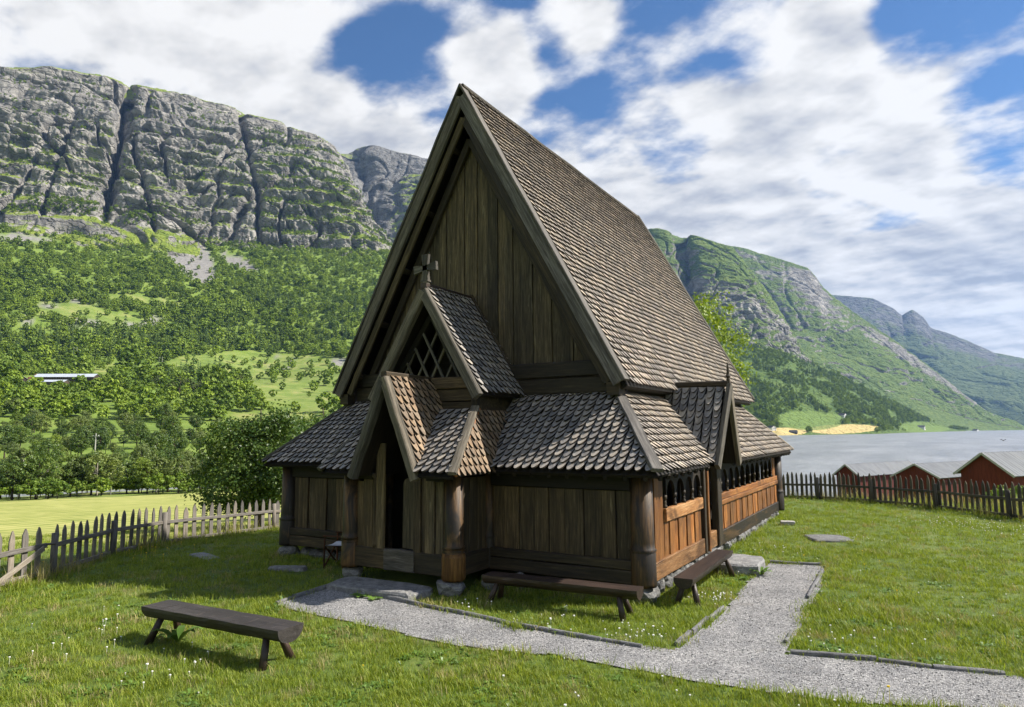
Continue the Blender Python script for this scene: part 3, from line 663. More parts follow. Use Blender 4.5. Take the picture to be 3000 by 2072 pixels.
def deck(corners, t, mat, parent, name='roof_deck', sink=.012):
    e0, e1, t0, t1 = [np.asarray(q, float) for q in corners]; N = unit(np.cross(e1-e0, t0-e0)); N = N if N[2] > 0 else -N
    return MB().prism([e0-N*sink, e1-N*sink, t1-N*sink, t0-N*sink], -N*t, gax=t0-e0).build(name, mat, parent)

# ---- walls of the nave
nave = MB()
for x in (-b_, b_): nave.box((x, (YW+10.6)/2, 2.0), (.1, 10.6-YW-.1, 3.4))
nave.box((0, YW+.06, 2.0), (2*b_-.1, .1, 3.4)); nave.box((0, 10.55, 2.0), (2*b_-.1, .1, 3.4))
nave.build('nave_wall', MAT['black'], CH)
MB().box((0, LL/2, .28), (2*a-.3, LL-.3, .06)).build('gallery_floor', MAT['black'], CH)
gw = empty('gable_wall'); gw.parent = CH
xs = [-3.1]
while xs[-1] < 2.95: xs.append(xs[-1]+random.choice([.17, .20, .22, .26, .29, .24]))
sl = 1.80
for i in range(len(xs)-1):
    x0, x1 = xs[i]+.006, min(xs[i+1], 3.1)-.006
    zt0, zt1 = 9.25-sl*abs(x0), 9.25-sl*abs(x1)
    if max(zt0, zt1) < 4.1: continue
    yo = YW+(.0 if i % 2 else -.022)+U_(-.004, .004)
    pts = [(x0, yo, 4.02), (x1, yo, 4.02), (x1, yo, max(zt1, 4.05)), (x0, yo, max(zt0, 4.05))]
    if x0 < 0 < x1: pts.insert(3, (0, yo, 9.25))
    MB().prism(pts, (0, .05, 0), gax=(0, 0, 1)).build('plank', MAT['gable'], gw)
for z0, z1, y in ((3.40, 3.72, -.05), (3.725, 4.03, -.07)):
    plank((-3.25, YW+y, (z0+z1)/2), (3.25, YW+y, (z0+z1)/2), z1-z0, .16, (0, -1, 0), 'tie_beam', MAT['timber'], gw, seg=6)
MB().prism([(-3.0, YW+.06, 4.0), (3.0, YW+.06, 4.0), (0, YW+.06, 9.4)], (0, .04, 0)).build('backing_board', MAT['black'], gw)
for s in (-1, 1):     # nave corner posts and their brackets
    p = MB().lathe((s*b_, YW-.05, 2.2), [(.15, 0), (.15, 1.5)], 12).build('nave_post', MAT['post'], CH, True)
    MB().box((s*(b_+.02), YW-.25, 3.46), (.24, .30, .24)).build('bracket', MAT['timber'], p)
    for yy in (4, 7.2, 10.5): MB().lathe((s*b_, yy, 2.2), [(.13, 0), (.13, 1.5)], 10).build('nave_post', MAT['post'], CH, True)
    plank((s*(b_+.03), YW, 3.55), (s*(b_+.03), 10.7, 3.55), .16, .2, (0, 0, 1), 'wall_plate', MAT['timber'], CH)

# ---- main roof
MR = empty('main_roof'); MR.parent = CH
S = unit(V3(B_, 0, zE)-V3(0, 0, zr)); roofS = MB()
for s in (1, -1):
    e0, e1 = V3(s*(B_+.03), yg+.16, zE-.10), V3(s*(B_+.03), yr-.1, zE-.10); t0, t1 = V3(0, yg+.16, zr-.05), V3(0, yr-.1, zr-.05)
    deck((e0, e1, t0, t1), .09, MAT['black'], MR)
    shingle_field((e0, e1, t0, t1), .176, .150, MAT['shingle'], MR, joined=roofS, outl=OUTF, thick=.037)
    dv = V3(s*S[0], 0, S[2]); nv = unit(V3(s*6.48, 0, 3.55))          # down the slope, outward normal
    top = V3(0, 0, zr); end = V3(s*B_, 0, zE)
    for k, (y, dep, th, off, mt) in enumerate([(yg+.035, .22, .07, -.10, 'bargegrey' if s > 0 else 'barge'), (yg+.14, .15, .06, -.31, 'timber' if s > 0 else 'gable')]):
        ext = .0 if k == 0 else -.14
        p0 = top+nv*off*1.0; p1 = end+nv*off+dv*ext
        tt = (0-p0[0])/dv[0]; p0 = p0+dv*tt            # mitre at the apex
        MB().beam((p0[0], y, p0[2]), (p1[0], y, p1[2]), th, dep, nv, .12, 8, .006).build('bargeboard', MAT[mt], MR)
    p0 = top+nv*.035; p0 = p0+dv*(-p0[0]/dv[0]); p1 = end+nv*.035+dv*.02
    MB().beam((p0[0], yg+.12, p0[2]), (p1[0], yg+.12, p1[2]), .30, .05, nv, .2, 12, .006).build('cover_board', MAT['bargedark'], MR)
    p0 = top+nv*.03; p0 = p0+dv*(-p0[0]/dv[0])
    MB().beam((p0[0], yr-.03, p0[2]), (p1[0], yr-.03, p1[2]), .16, .16, nv, .15, 6, .004).build('bargeboard', MAT['barge'], MR)
    # inner rafter against the gable wall, purlin ends under the overhang
    p0 = top-nv*.50; p0 = p0+dv*(-p0[0]/dv[0]); p1 = end-nv*.50-dv*.2
    MB().beam((p0[0], YW-.09, p0[2]), (p1[0], YW-.07, p1[2]), .09, .16, nv, .1, 4, .004).build('rafter', MAT['timber'], MR)
    for t in (.17, .37, .56, .74, .92):
        q = top+(end-top)*t-nv*.24
        MB().beam((q[0], yg+.17, q[2]), (q[0], YW-.02, q[2]), .12, .15, nv, .1).build('purlin', MAT['timber'], MR)
roofS.build('shingle_cover', MAT['shingle'], MR, kind='stuff')
MB().beam((0, yg+.02, zr+.045), (0, yr, zr+.045), .16, .09, (0, 0, 1), .25, 12, .008).build('ridge_board', MAT['barge'], MR)
MB().prism([(-3.2, 11.2, 3.5), (3.2, 11.2, 3.5), (0, 11.2, 9.7)], (0, .08, 0)).build('east_gable', MAT['tar'], CH)

# ---- gallery walls
GW = empty('gallery_wall'); GW.parent = CH
def post(x, y, z0=.25, z1=2.0, r=.185, collar=.83, name='corner_post', mat='post', rings=1, par=None):
    pr = [(r*1.10, 0), (r*1.12, .05), (r*1.09, collar-z0-.06)]
    for k in range(rings): pr += [(r*1.06, collar-z0-.05+k*.055), (r*1.19, collar-z0-.02+k*.055), (r*1.04, collar-z0+.005+k*.055)]
    pr += [(r, collar-z0+.05+rings*.05), (r*.96, z1-z0)]
    return MB().lathe((x, y, z0), pr, 22).build(name, MAT[mat], par or CH, True)
for x, y in ((a, 0), (-a, 0), (a, LL), (-a, LL)): post(x, y)
for s in (-1, 1): post(s*1.19, -.02, r=.115, collar=.84, name='half_column')
def wall_run(p0, p1, mat, zs=.64, zt_=1.72, sills=((.26, .475), (.485, .64)), edges=None, out=(0, -1, 0), matS='timber', inset=.0, n=None):
    p0, p1 = np.asarray(p0, float), np.asarray(p1, float); L = np.linalg.norm(p1-p0); d = (p1-p0)/L; out = np.asarray(out, float)
    for z0, z1 in sills:
        off = out*.05
        MB().beam(p0+off+V3(0, 0, (z0+z1)/2), p1+off+V3(0, 0, (z0+z1)/2), .14, z1-z0, (0, 0, 1), .12, 6, .006).build('sill_beam', MAT[matS], GW)
    if edges is None:
        n = n or int(L/.3); edges = [L*k/n for k in range(n+1)]
    for k in range(len(edges)-1):
        l, h = edges[k]+.004, edges[k+1]-.004; o2 = out*((.028 if k % 2 else .0)+U_(-.003, .003))
        q = p0+d*(l+h)/2+o2
        MB().beam(q+V3(0, 0, zs), q+V3(0, 0, zt_), h-l, .045, out, .15, 4, .002).build('plank', MAT[mat], GW)
    MB().beam(p0+V3(0, 0, 1.86)+out*.03, p1+V3(0, 0, 1.86)+out*.03, .12, .26, (0, 0, 1), .1, 4, .003).build('top_beam', MAT['black'], GW)
wall_run((1.28, 0, 0), (3.95, 0, 0), 'tar', edges=[v-1.28 for v in (1.28, 1.53, 1.84, 2.16, 2.44, 2.75, 3.10, 3.43, 3.68, 3.95)])
wall_run((-3.95, 0, 0), (-1.28, 0, 0), 'tar', edges=[0, .17, .46, .75, 1.02, 1.30, 1.56, 1.86, 2.15, 2.45, 2.67])
wall_run((-a, .15, 0), (-a, LL-.15, 0), 'tar', out=(-1, 0, 0)); wall_run((-a+.15, LL, 0), (a-.15, LL, 0), 'tar', out=(0, 1, 0))
# south side: sill, rails, narrow boards, arcades
def sill(y0, y1, z0, z1, mat='honeysill', name='sill_board', x=a, th=.10): return MB().beam((x, y0, (z0+z1)/2), (x, y1, (z0+z1)/2), th, z1-z0, (0, 0, 1), .10, 6, .004).build(name, MAT[mat], GW)
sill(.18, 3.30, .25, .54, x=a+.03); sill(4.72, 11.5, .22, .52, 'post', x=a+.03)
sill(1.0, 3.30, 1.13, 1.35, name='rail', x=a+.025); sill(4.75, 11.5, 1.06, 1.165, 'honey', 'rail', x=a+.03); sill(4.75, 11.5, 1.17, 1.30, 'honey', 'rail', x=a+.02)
def boards(y0, y1, n, z0, z1, mat='honey', gap=.012, x=a):
    w = (y1-y0)/n
    for k in range(n):
        yc = y0+(k+.5)*w
        MB().beam((x+(.018 if k % 2 else 0), yc, z0), (x+(.018 if k % 2 else 0), yc, z1), .04, w-gap, (0, 1, 0), .15, 4, .003).build('board', MAT[mat], GW)
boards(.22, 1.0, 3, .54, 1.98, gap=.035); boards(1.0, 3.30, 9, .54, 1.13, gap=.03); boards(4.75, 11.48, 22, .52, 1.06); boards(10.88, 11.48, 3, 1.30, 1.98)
def arcade(y0, y1, n, zb, ztop=1.98):
    w = (y1-y0)/n; r = w/2-.045; zs = 1.80-r; x0, th = a-.02, .06
    for k in range(n):
        yc = y0+(k+.5)*w; ar = [(yc+r*math.cos(t), zs+r*math.sin(t)*1.08) for t in np.linspace(0, math.pi, 13)]
        mb = MB(); vs, fs = [], []
        for (yy, zz) in ar: vs += [(x0, yy, zz), (x0, yy, ztop), (x0+th, yy, zz), (x0+th, yy, ztop)]
        for i in range(12):
            q = i*4; fs += [(q, q+1, q+5, q+4), (q+2, q+6, q+7, q+3), (q, q+4, q+6, q+2)]
        mb.add(vs, fs, [(v_[1], v_[2], v_[0]) for v_ in vs])
        for s in (-1, 1):
            yy = sorted((yc+s*r, yc+s*w/2)); mb.box((x0+th/2, sum(yy)/2, (zs+ztop)/2), (th, yy[1]-yy[0], ztop-zs))
        mb.build('arch', MAT['black'], GW)  # arch boards black: the eave's shade is put into their colour
    for k in range(n+1):
        y = y0+k*w; h = zs-zb
        pr = [(.045, 0), (.045, .05), (.028, .07), (.036, .10), (.024, .14), (.026, h*.55), (.036, h*.6), (.022, h*.66), (.026, h-.09), (.042, h-.05), (.045, h)]
        MB().lathe((x0+th/2, y, zb), pr, 10).build('baluster', MAT['timber'], GW, True)
arcade(1.10, 3.28, 4, 1.345); arcade(4.92, 10.86, 10, 1.295)
for y0, y1, n in ((3.30, 3.42, 'timber'), (3.58, 3.68, 'honey'), (4.36, 4.68, 'timber')):  # left jamb's dark side and lit edge put into the wood tones
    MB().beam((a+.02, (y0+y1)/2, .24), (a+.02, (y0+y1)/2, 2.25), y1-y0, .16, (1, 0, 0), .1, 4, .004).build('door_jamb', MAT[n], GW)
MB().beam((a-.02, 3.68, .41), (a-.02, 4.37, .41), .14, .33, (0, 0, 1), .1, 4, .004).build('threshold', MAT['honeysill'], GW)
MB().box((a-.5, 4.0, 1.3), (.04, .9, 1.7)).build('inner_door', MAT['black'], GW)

# ---- gallery roof
GR = empty('gallery_roof'); GR.parent = CH; A = a+oo; galS = MB(); galS2 = MB()
vx = lambda z: 1.495-(z-1.986)*(.395/1.084)      # side plane of the porch skirt
front_r = (V3(1.46, -oo, ze-.03), V3(A, -oo, ze-.03), V3(1.05, c_, zt), V3(b_, c_, zt))
front_l = (V3(-A, -oo, ze-.03), V3(-1.46, -oo, ze-.03), V3(-b_, c_, zt), V3(-1.05, c_, zt))
hw = lambda z: .903*(3.596-z)/1.566
south_a = (V3(A, -oo, ze-.03), V3(A, 3.644-hw(ze), ze-.03), V3(b_, c_, zt), V3(b_, 3.644-hw(zt), zt))
south_b = (V3(A, 3.644+hw(ze), ze-.03), V3(A, LL+oo, ze-.03), V3(b_, 3.644+hw(zt), zt), V3(b_, LL-c_, zt))
north = (V3(-A, -oo, ze-.03), V3(-A, LL+oo, ze-.03), V3(-b_, c_, zt), V3(-b_, LL-c_, zt))
east = (V3(-A, LL+oo, ze-.03), V3(A, LL+oo, ze-.03), V3(-b_, LL-c_, zt), V3(b_, LL-c_, zt))
for q in (front_r, front_l, south_a, south_b, north, east): deck(q, .06, MAT['black'], GR)
shingle_field(front_r, .168, .150, MAT['shingle2'], GR, individual=True)
shingle_field(front_l, .168, .150, MAT['shingle2'], GR, joined=galS2)
for q in (south_a, south_b, north, east): shingle_field(q, .182, .150, MAT['shingle'], GR, joined=galS, outl=OUTF, thick=.037)
galS.build('shingle_cover', MAT['shingle'], GR, kind='stuff'); galS2.build('shingle_cover', MAT['shingle2'], GR, kind='stuff')
def hip(p0, p1, w=.16, h=.07, mat='bargedark', name='hip_board', up=(0, 0, 1), par=None, seg=8, j=.005):
    return MB().beam(p0, p1, w, h, up, .2, seg, j).build(name, MAT[mat], par or GR)
for sx, sy in ((1, 0), (-1, 0), (1, 1), (-1, 1)):
    e = V3(sx*(A+.01), (-oo-.01 if not sy else LL+oo+.01), ze+.045); t = V3(sx*b_, (c_ if not sy else LL-c_), zt+.07)
    hip(e, t, .20, .07, 'bargedark' if not sy else 'shingle', up=(sx, -1 if not sy else 1, 1.2))
for s in (-1, 1):     # flashing boards where the gallery roof meets the nave
    hip((s*1.06, c_+.02, zt+.05), (s*b_, c_+.02, zt+.05), .07, .08, 'barge', 'flashing_board')
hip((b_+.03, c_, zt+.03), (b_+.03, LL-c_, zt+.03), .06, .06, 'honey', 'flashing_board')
for q, n in ((front_r, 9), (south_a, 8), (south_b, 18)):     # rafter feet under the eaves
    for k in range(n):
        t = (k+.5)/n; e = q[0]+(q[1]-q[0])*t; tp = q[2]+(q[3]-q[2])*t; dn = unit(tp-e)
        MB().beam(e+dn*.05-V3(0, 0, .1), e+dn*.9-V3(0, 0, .1), .06, .08, (0, 0, 1), .1).build('rafter_foot', MAT['black'], GR)

# ---- south doorway gable
SD = empty('south_gable'); SD.parent = CH; sg = MB(); sy_, sx_ = 3.644, 4.64
for s in (-1, 1):
    q = (V3(sx_-.02, sy_+s*.903, 2.01), V3(b_+.0, sy_+s*.903, 2.01), V3(sx_-.02, sy_, 3.56), V3(b_+.0, sy_, 3.56))
    deck(q, .05, MAT['black'], SD)
    if s < 0: shingle_field(q, .175, .150, MAT['shingle2'], SD, individual=False, joined=sg)
    else: shingle_field(q, .175, .150, MAT['shingle2'], SD, joined=sg, outl=OUTF)
    nv = unit(V3(0, s*1.566, .903))
    p0, p1 = V3(4.72, sy_, 3.62)+nv*-.03, V3(4.64, sy_+s*.92, 2.0)+nv*-.03
    MB().beam(p0+V3(0, -s*.0, 0), p1, .09, .20, nv, .12, 6, .004).build('bargeboard', MAT['barge'], SD)
    hip((A-.0, sy_+s*(.903+.03), ze+.02), (b_, sy_+s*.17, zt+.03), .09, .06, 'timber', 'valley_board', par=SD)
sg.build('shingle_cover', MAT['shingle2'], SD, kind='stuff')
MB().beam((b_-.1, sy_, 3.66), (4.70, sy_, 3.64), .14, .12, (0, 0, 1), .2, 5, .004).build('ridge_board', MAT['timber'], SD)
MB().lathe((4.70, sy_, 3.56), [(.045, 0), (.04, .18), (.03, .2), (.055, .24), (.03, .28), (.028, .34), (.012, .52)], 8).build('finial', MAT['timber'], SD)
MB().prism([(a+.06, sy_-.62, 2.12), (a+.06, sy_+.62, 2.12), (a+.06, sy_, 3.3)], (.04, 0, 0), gax=(0, 1, 0)).build('tympanum', MAT['black'], SD)

# ---- west porch
WP = empty('west_porch'); WP.parent = CH; py = -1.07
for s in (-1, 1): post(s*1.174, py, z0=.25, z1=2.0, r=.165, collar=.74, rings=2, name='porch_post', par=WP)
MB().lathe((1.174, py, .235), [(.19, 0), (.205, .04), (.20, .20), (.205, .36), (.19, .44)], 14).build('post_base', MAT['amber'], WP, True)
def pb(p0, p1, w, t, up, name, mat, seg=4, jit=.003): return MB().beam(p0, p1, w, t, up, .12, seg, jit).build(name, MAT[mat], WP)
pb((-1.02, py, .455), (-.30, py, .455), .15, .36, (0, 0, 1), 'sill_beam', 'timber'); pb((.38, py, .455), (1.02, py, .455), .15, .36, (0, 0, 1), 'sill_beam', 'timber')
pb((-.30, py-.01, .455), (.38, py-.01, .455), .17, .36, (0, 0, 1), 'threshold', 'barge', 5, .006)
for x0, x1, m_, z1, yo in ((-1.03, -.86, 'tar', 1.8, 0), (-.85, -.62, 'tar', 1.9, -.02), (-.62, -.52, 'tar', 2.2, .03), (-.53, -.33, 'gable', 2.5, -.04), (.34, .50, 'tar', 2.1, -.04), (.50, .60, 'tar', 1.9, .0), (.60, .80, 'gable', 1.88, -.03), (.80, .98, 'honey', 1.88, 0)):
    if m_ == 'honey': m_ = 'gable'
    pb(((x0+x1)/2, py+yo, .62), ((x0+x1)/2, py+yo, z1), x1-x0-.008, .05, (0, -1, 0), 'plank', m_)
dl_ = MB(); wd = .32; pts = [(.03, -1.04, .66), (.345, -1.08, .66), (.345, -1.08, 1.84)]+[(.19+.155*math.cos(t), -1.06-.02*math.cos(t), 1.76+.13*math.sin(t)) for t in np.linspace(.3, math.pi, 8)]
dl_.prism(pts, (0, .05, 0), gax=(0, 0, 1)); dl_.build('door_leaf', MAT['gable'], WP)
MB().lathe((-.56, py-.05, .64), [(.05, 0), (.045, .06), (.035, .10), (.035, 1.22), (.06, 1.26), (.05, 1.32)], 10).build('carved_column', MAT['tar'], WP, True)
for s in (-1, 1):
    for k in range(3):
        y0 = py+.16+k*.27; pb((s*1.174, y0+.13, .62), (s*1.174, y0+.13, 1.9), .25, .05, (s, 0, 0), 'plank', 'tar')
    pb((s*1.19, py+.1, .45), (s*1.19, -.1, .45), .14, .36, (0, 0, 1), 'sill_beam', 'timber')
pb((-1.1, py, 1.93), (-.62, py, 1.93), .12, .18, (0, 0, 1), 'top_beam', 'black'); pb((.62, py, 1.93), (1.1, py, 1.93), .12, .18, (0, 0, 1), 'top_beam', 'black')
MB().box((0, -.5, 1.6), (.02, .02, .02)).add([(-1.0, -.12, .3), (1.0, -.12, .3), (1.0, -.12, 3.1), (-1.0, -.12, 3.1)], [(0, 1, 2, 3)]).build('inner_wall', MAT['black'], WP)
# skirt roof of the porch
PX, PY, ZS, HX, HY, ZH = 1.495, -1.569, 1.975, 1.10, -.32, 3.07
lw, lf, lz, la = .734, -1.536, 1.933, 3.707
xl = lambda z: lw*(la-z)/(la-lz)
skr = (V3(xl(ZS)-.02, PY, ZS), V3(PX, PY, ZS), V3(xl(ZH)-.02, HY, ZH), V3(HX, HY, ZH)); skl = (V3(-PX, PY, ZS), V3(-xl(ZS)+.02, PY, ZS), V3(-HX, HY, ZH), V3(-xl(ZH)+.02, HY, ZH))
sds = [(V3(s*PX, PY, ZS), V3(s*PX, -.40, ZS), V3(s*HX, HY, ZH), V3(s*HX, .78, ZH)) for s in (1, -1)]
pj = MB()
for q in (skr, skl, *sds): deck(q, .05, MAT['black'], WP)
pk = MB(); shingle_field(skr, .165, .150, MAT['shingle2'], WP, joined=pj); shingle_field(sds[0], .150, .150, MAT['shingle3'], WP, joined=pk)
shingle_field(skl, .165, .15, MAT['shingle2'], WP, joined=pj); shingle_field(sds[1], .15, .15, MAT['shingle3'], WP, joined=pk)
for s in (-1, 1):
    hip((s*(PX+.02), PY-.02, ZS+.05), (s*HX, HY, ZH+.08), .15, .07, 'barge', par=WP, up=(s*.4, -1, 1))
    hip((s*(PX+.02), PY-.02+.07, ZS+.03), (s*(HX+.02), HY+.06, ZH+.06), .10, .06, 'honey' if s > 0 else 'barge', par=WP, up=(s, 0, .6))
    hip((s*1.46, -oo-.06, ze-.06), (s*1.14, .62, 3.04), .10, .08, 'barge', 'valley_board', par=WP)
# entrance gable
for s in (1, -1):
    q = (V3(s*lw, lf+.05, lz-.0), V3(s*lw, -.26, lz-.0), V3(0, lf+.05, la-.04), V3(0, -.26, la-.04))
    deck(q, .05, MAT['black'], WP)
    if s > 0: shingle_field(q, .158, .150, MAT['shingle3'], WP, individual=True)
    else: shingle_field(q, .158, .150, MAT['shingle3'], WP, joined=pk)
    nv = unit(V3(s*1.774, 0, lw)); dv = unit(V3(s*lw, 0, lz-la))
    p0 = V3(0, lf, la)-nv*.02; p0 = p0+dv*(-p0[0]/dv[0])
    MB().beam(p0, V3(s*lw, lf, lz)-nv*.02+dv*.03, .17, .15, nv, .12, 8, .005).build('bargeboard', MAT['barge'], WP)
    hip((s*(lw+.02), lf+.06, lz+.03), (s*.27, HY-.02, ZH+.05), .10, .05, 'timber', 'valley_board', par=WP)
MB().beam((0, lf-.02, la+.0), (0, -.2, la-.03), .13, .13, (0, 0, 1), .15, 4, .004).build('ridge_board', MAT['timber'], WP)
# upper gable of the porch
ue, uf, zue, zua, ub = 1.284, -.482, 3.39, 5.489, YW-.06
for s in (1, -1):
    q = (V3(s*ue, uf+.04, zue-.02), V3(s*ue, ub, zue-.02), V3(0, uf+.04, zua-.04), V3(0, ub, zua-.04))
    deck(q, .06, MAT['black'], WP)
    if s > 0: shingle_field(q, .165, .150, MAT['shingle2'], WP, joined=pj)
    else: shingle_field(q, .165, .150, MAT['shingle2'], WP, joined=pj)
    nv = unit(V3(s*2.1, 0, ue)); dv = unit(V3(s*ue, 0, zue-zua))
    p0 = V3(0, uf+.02, zua)-nv*.05; p0 = p0+dv*(-p0[0]/dv[0])
    MB().beam(p0, V3(s*ue, uf+.02, zue)-nv*.05+dv*.04, .15, .19, nv, .12, 8, .006).build('bargeboard', MAT['barge'], WP)
    p0 = V3(0, ub-.03, zua)+nv*.04; p0 = p0+dv*(-p0[0]/dv[0])
    MB().beam(p0, V3(s*ue, ub-.03, zue)+nv*.04, .08, .10, nv, .12, 4, .004).build('flashing_board', MAT['timber'], WP)
    MB().box((s*1.02, .45, 3.2), (.1, 1.4, .7)).build('side_wall', MAT['tar'], WP)
    MB().beam((s*1.04, -.22, 2.95), (s*1.04, -.22, 3.5), .13, .13, (0, 1, 0)).build('corner_stud', MAT['timber'], WP)
    p0 = V3(0, -.16, zua-.5); MB().beam(p0, (s*.95, -.16, zue+.28), .12, .12, nv, .12).build('rafter', MAT['black'], WP)
pk.build('shingle_cover', MAT['shingle3'], WP, kind='stuff'); pj.build('shingle_cover', MAT['shingle2'], WP, kind='stuff')
MB().beam((0, uf+.0, zua+.02), (0, ub, zua+.02), .14, .10, (0, 0, 1), .2, 5, .004).build('ridge_board', MAT['benchred'], WP)
pb((-1.02, -.24, 3.61), (1.02, -.24, 3.61), .12, .22, (0, 0, 1), 'lattice_beam', 'tar'); pb((-1.02, -.22, 3.38), (1.02, -.22, 3.38), .08, .22, (0, 0, 1), 'wall_board', 'tar'); pb((-1.02, -.22, 3.15), (1.02, -.22, 3.15), .08, .2, (0, 0, 1), 'wall_board', 'tar')
sl2 = (zua-.45-3.7)/.92
for k in range(-3, 4):      # diagonal lattice bars behind the opening
    for dx in (-1, 1):
        x0 = k*.36-.06; tl = .0
        # bar climbs from the beam towards the rafters
        xt = x0; zt2 = 3.70
        steps = 0
        while steps < 60:
            xn, zn = xt+dx*.02, zt2+.036
            if zn > zua-.42-1.62*abs(xn): break
            xt, zt2 = xn, zn; steps += 1
        if zt2-3.70 > .25 and abs(x0) < .95: pb((x0, -.17+.025*dx, 3.69), (xt, -.17+.025*dx, zt2), .045, .045, (0, 1, 0), 'lattice_bar', 'barge', 1, 0)
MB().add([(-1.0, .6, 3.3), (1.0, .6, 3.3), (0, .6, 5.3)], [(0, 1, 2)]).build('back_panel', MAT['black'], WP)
cr = MB(); cx0 = uf+.04
for p0, p1, w0 in (((0, cx0, 5.82), (0, cx0, 6.13), 0), ((0, cx0, 5.86), (.27, cx0, 5.88), 0), ((0, cx0, 5.86), (-.27, cx0, 5.84), 0), ((0, cx0, 5.9), (0, cx0, 5.60), 0)):
    d = unit(np.array(p1)-np.array(p0)); sd = np.cross(d, (0, 1, 0)); n_ = np.array(p1)
    cr.prism([np.array(p0)-sd*.045, np.array(p0)+sd*.045, n_+sd*.085, n_-sd*.085], (0, .07, 0), gax=d)
cr.beam((0, cx0+.035, 5.36), (0, cx0+.035, 5.60), .14, .10, (0, 1, 0)); cr.beam((-.09, cx0+.035, 5.60), (.09, cx0+.035, 5.60), .11, .03, (0, 0, 1))
cr.build('cross', MAT['barge'], WP)

# ---- foundation stones
FS = empty('foundation'); FS.parent = CH; k = 0
def stones(p0, p1, step, size, z=.12):
    global k
    p0, p1 = np.asarray(p0, float), np.asarray(p1, float); L = np.linalg.norm(p1-p0); d = (p1-p0)/L; t = 0
    while t < L:
        l = step*U_(.7, 1.35); q = p0+d*(t+l/2); g_ = gz(q[0], q[1]); k += 1
        sz = (l*1.12 if abs(d[0]) > .5 else size*U_(.8, 1.2), l*1.12 if abs(d[1]) > .5 else size*U_(.8, 1.2), .30*U_(.85, 1.1))
        MB().rock((q[0]+U_(-.03, .03), q[1]+U_(-.03, .03), max(g_-.02, 0)+z), sz, k, .2, 2).build('foundation_stone', MAT['stone'], FS); t += l
stones((a-.04, .1, 0), (a-.04, 11.4, 0), .34, .32, .10); stones((a-.10, .2, 0), (a-.10, 11.3, 0), .26, .3, .18); stones((1.5, .22, 0), (3.9, .22, 0), .5, .3, .06); stones((-3.9, .16, 0), (-1.4, .16, 0), .35, .3, .09)
for x, y, sx, sy2 in ((a, .0, .5, .46), (-a, 0, .6, .5), (1.16, -1.12, .60, .42), (-1.15, -1.05, .45, .4), (1.55, -.45, .45, .3), (1.9, -.1, .35, .3)):
    k += 1; MB().rock((x, y, .11), (sx, sy2, .32), k, .2, 2).build('foundation_stone', MAT['stone'], FS)
# ------------------------------------------------------------------ churchyard
PATH = np.array([(-.99, -1.80), (.45, -1.88), (2.06, -2.08), (2.98, -2.2), (4.08, -2.26), (5.24, -2.10), (5.33, -.1), (5.21, 1.95), (5.21, 4.05), (6.20, 4.30), (6.37, 2.37), (6.44, -1.56), (7.3, -1.38), (8.18, -1.22), (8.85, -1.08), (12, -.3), (12, -1.6), (8.72, -2.1), (7.28, -2.80), (6.0, -2.97), (4.43, -3.02), (2.64, -3.28), (.73, -3.19), (-.86, -3.15)])
def in_poly(x, y, poly):
    x, y = np.asarray(x, float), np.asarray(y, float); r = np.zeros(x.shape, bool); n = len(poly)
    for i in range(n):
        (x0, y0), (x1, y1) = poly[i], poly[(i+1) % n]
        c = ((y0 > y) != (y1 > y)) & (x < (x1-x0)*(y-y0)/((y1-y0) or 1e-9)+x0); r ^= c
    return r
def gravel_material():
    m, T, b, out = new_mat('path_gravel'); g = T.node('ShaderNodeNewGeometry'); p = g.outputs['Position']
    v = T.node('ShaderNodeTexVoronoi', ins={'Vector': p, 'Scale': 62.0}); n = T.noise(p, 1.6, 5, .6); n2 = T.noise(p, 190, 2, .5)
    s = T.node('ShaderNodeSeparateColor', ins={0: v.outputs['Color']})
    c = T.ramp(s.outputs[0], [(0, (.10, .10, .105)), (.45, (.25, .25, .255)), (.8, (.34, .34, .345)), (1, (.48, .48, .475))])
    c = T.mix(1.0, c, T.ramp(n, [(.3, (.74, .74, .74)), (.7, (1.15, 1.13, 1.10))]), 'MULTIPLY')
    c = T.mix(T.math('MULTIPLY', T.smooth(T.noise(p, 2.3, 5, .65), .56, .70), .2), c, (.20, .175, .135, 1))
    T.set(b.inputs['Base Color'], c); b.inputs['Roughness'].default_value = .9
    bump(T, b, T.math('ADD', T.math('MULTIPLY', v.outputs['Distance'], -1.2), T.math('MULTIPLY', n2, .3)), 1.0, .012); return m
def build_path():
    st = .05; xs = np.arange(-1.2, 12, st); ys = np.arange(-3.5, 4.6, st); X, Y = np.meshgrid(xs, ys)
    q = np.stack([X.ravel(), Y.ravel(), 0*X.ravel()], 1); j = fbm(q/.35, 2)*.07; j2 = fbm(q/.35+9, 2)*.07
    ins = in_poly(X.ravel()+j, Y.ravel()+j2, PATH).reshape(X.shape)
    ids = -np.ones(X.shape, int); vs, fs = [], []; 
    Z = ground_z(X.ravel(), Y.ravel()).reshape(X.shape)+.016
    def vid(i, k):
        if ids[i, k] < 0: ids[i, k] = len(vs); vs.append((X[i, k], Y[i, k], Z[i, k]))
        return ids[i, k]
    for i, k in zip(*np.nonzero(ins[:-1, :-1])): fs.append((vid(i, k), vid(i, k+1), vid(i+1, k+1), vid(i+1, k)))
    o = MB().add(vs, fs).build('path', gravel_material(), None, True); tag(o, 'grey gravel path forking in front of the church', kind='structure'); return o
path = build_path()
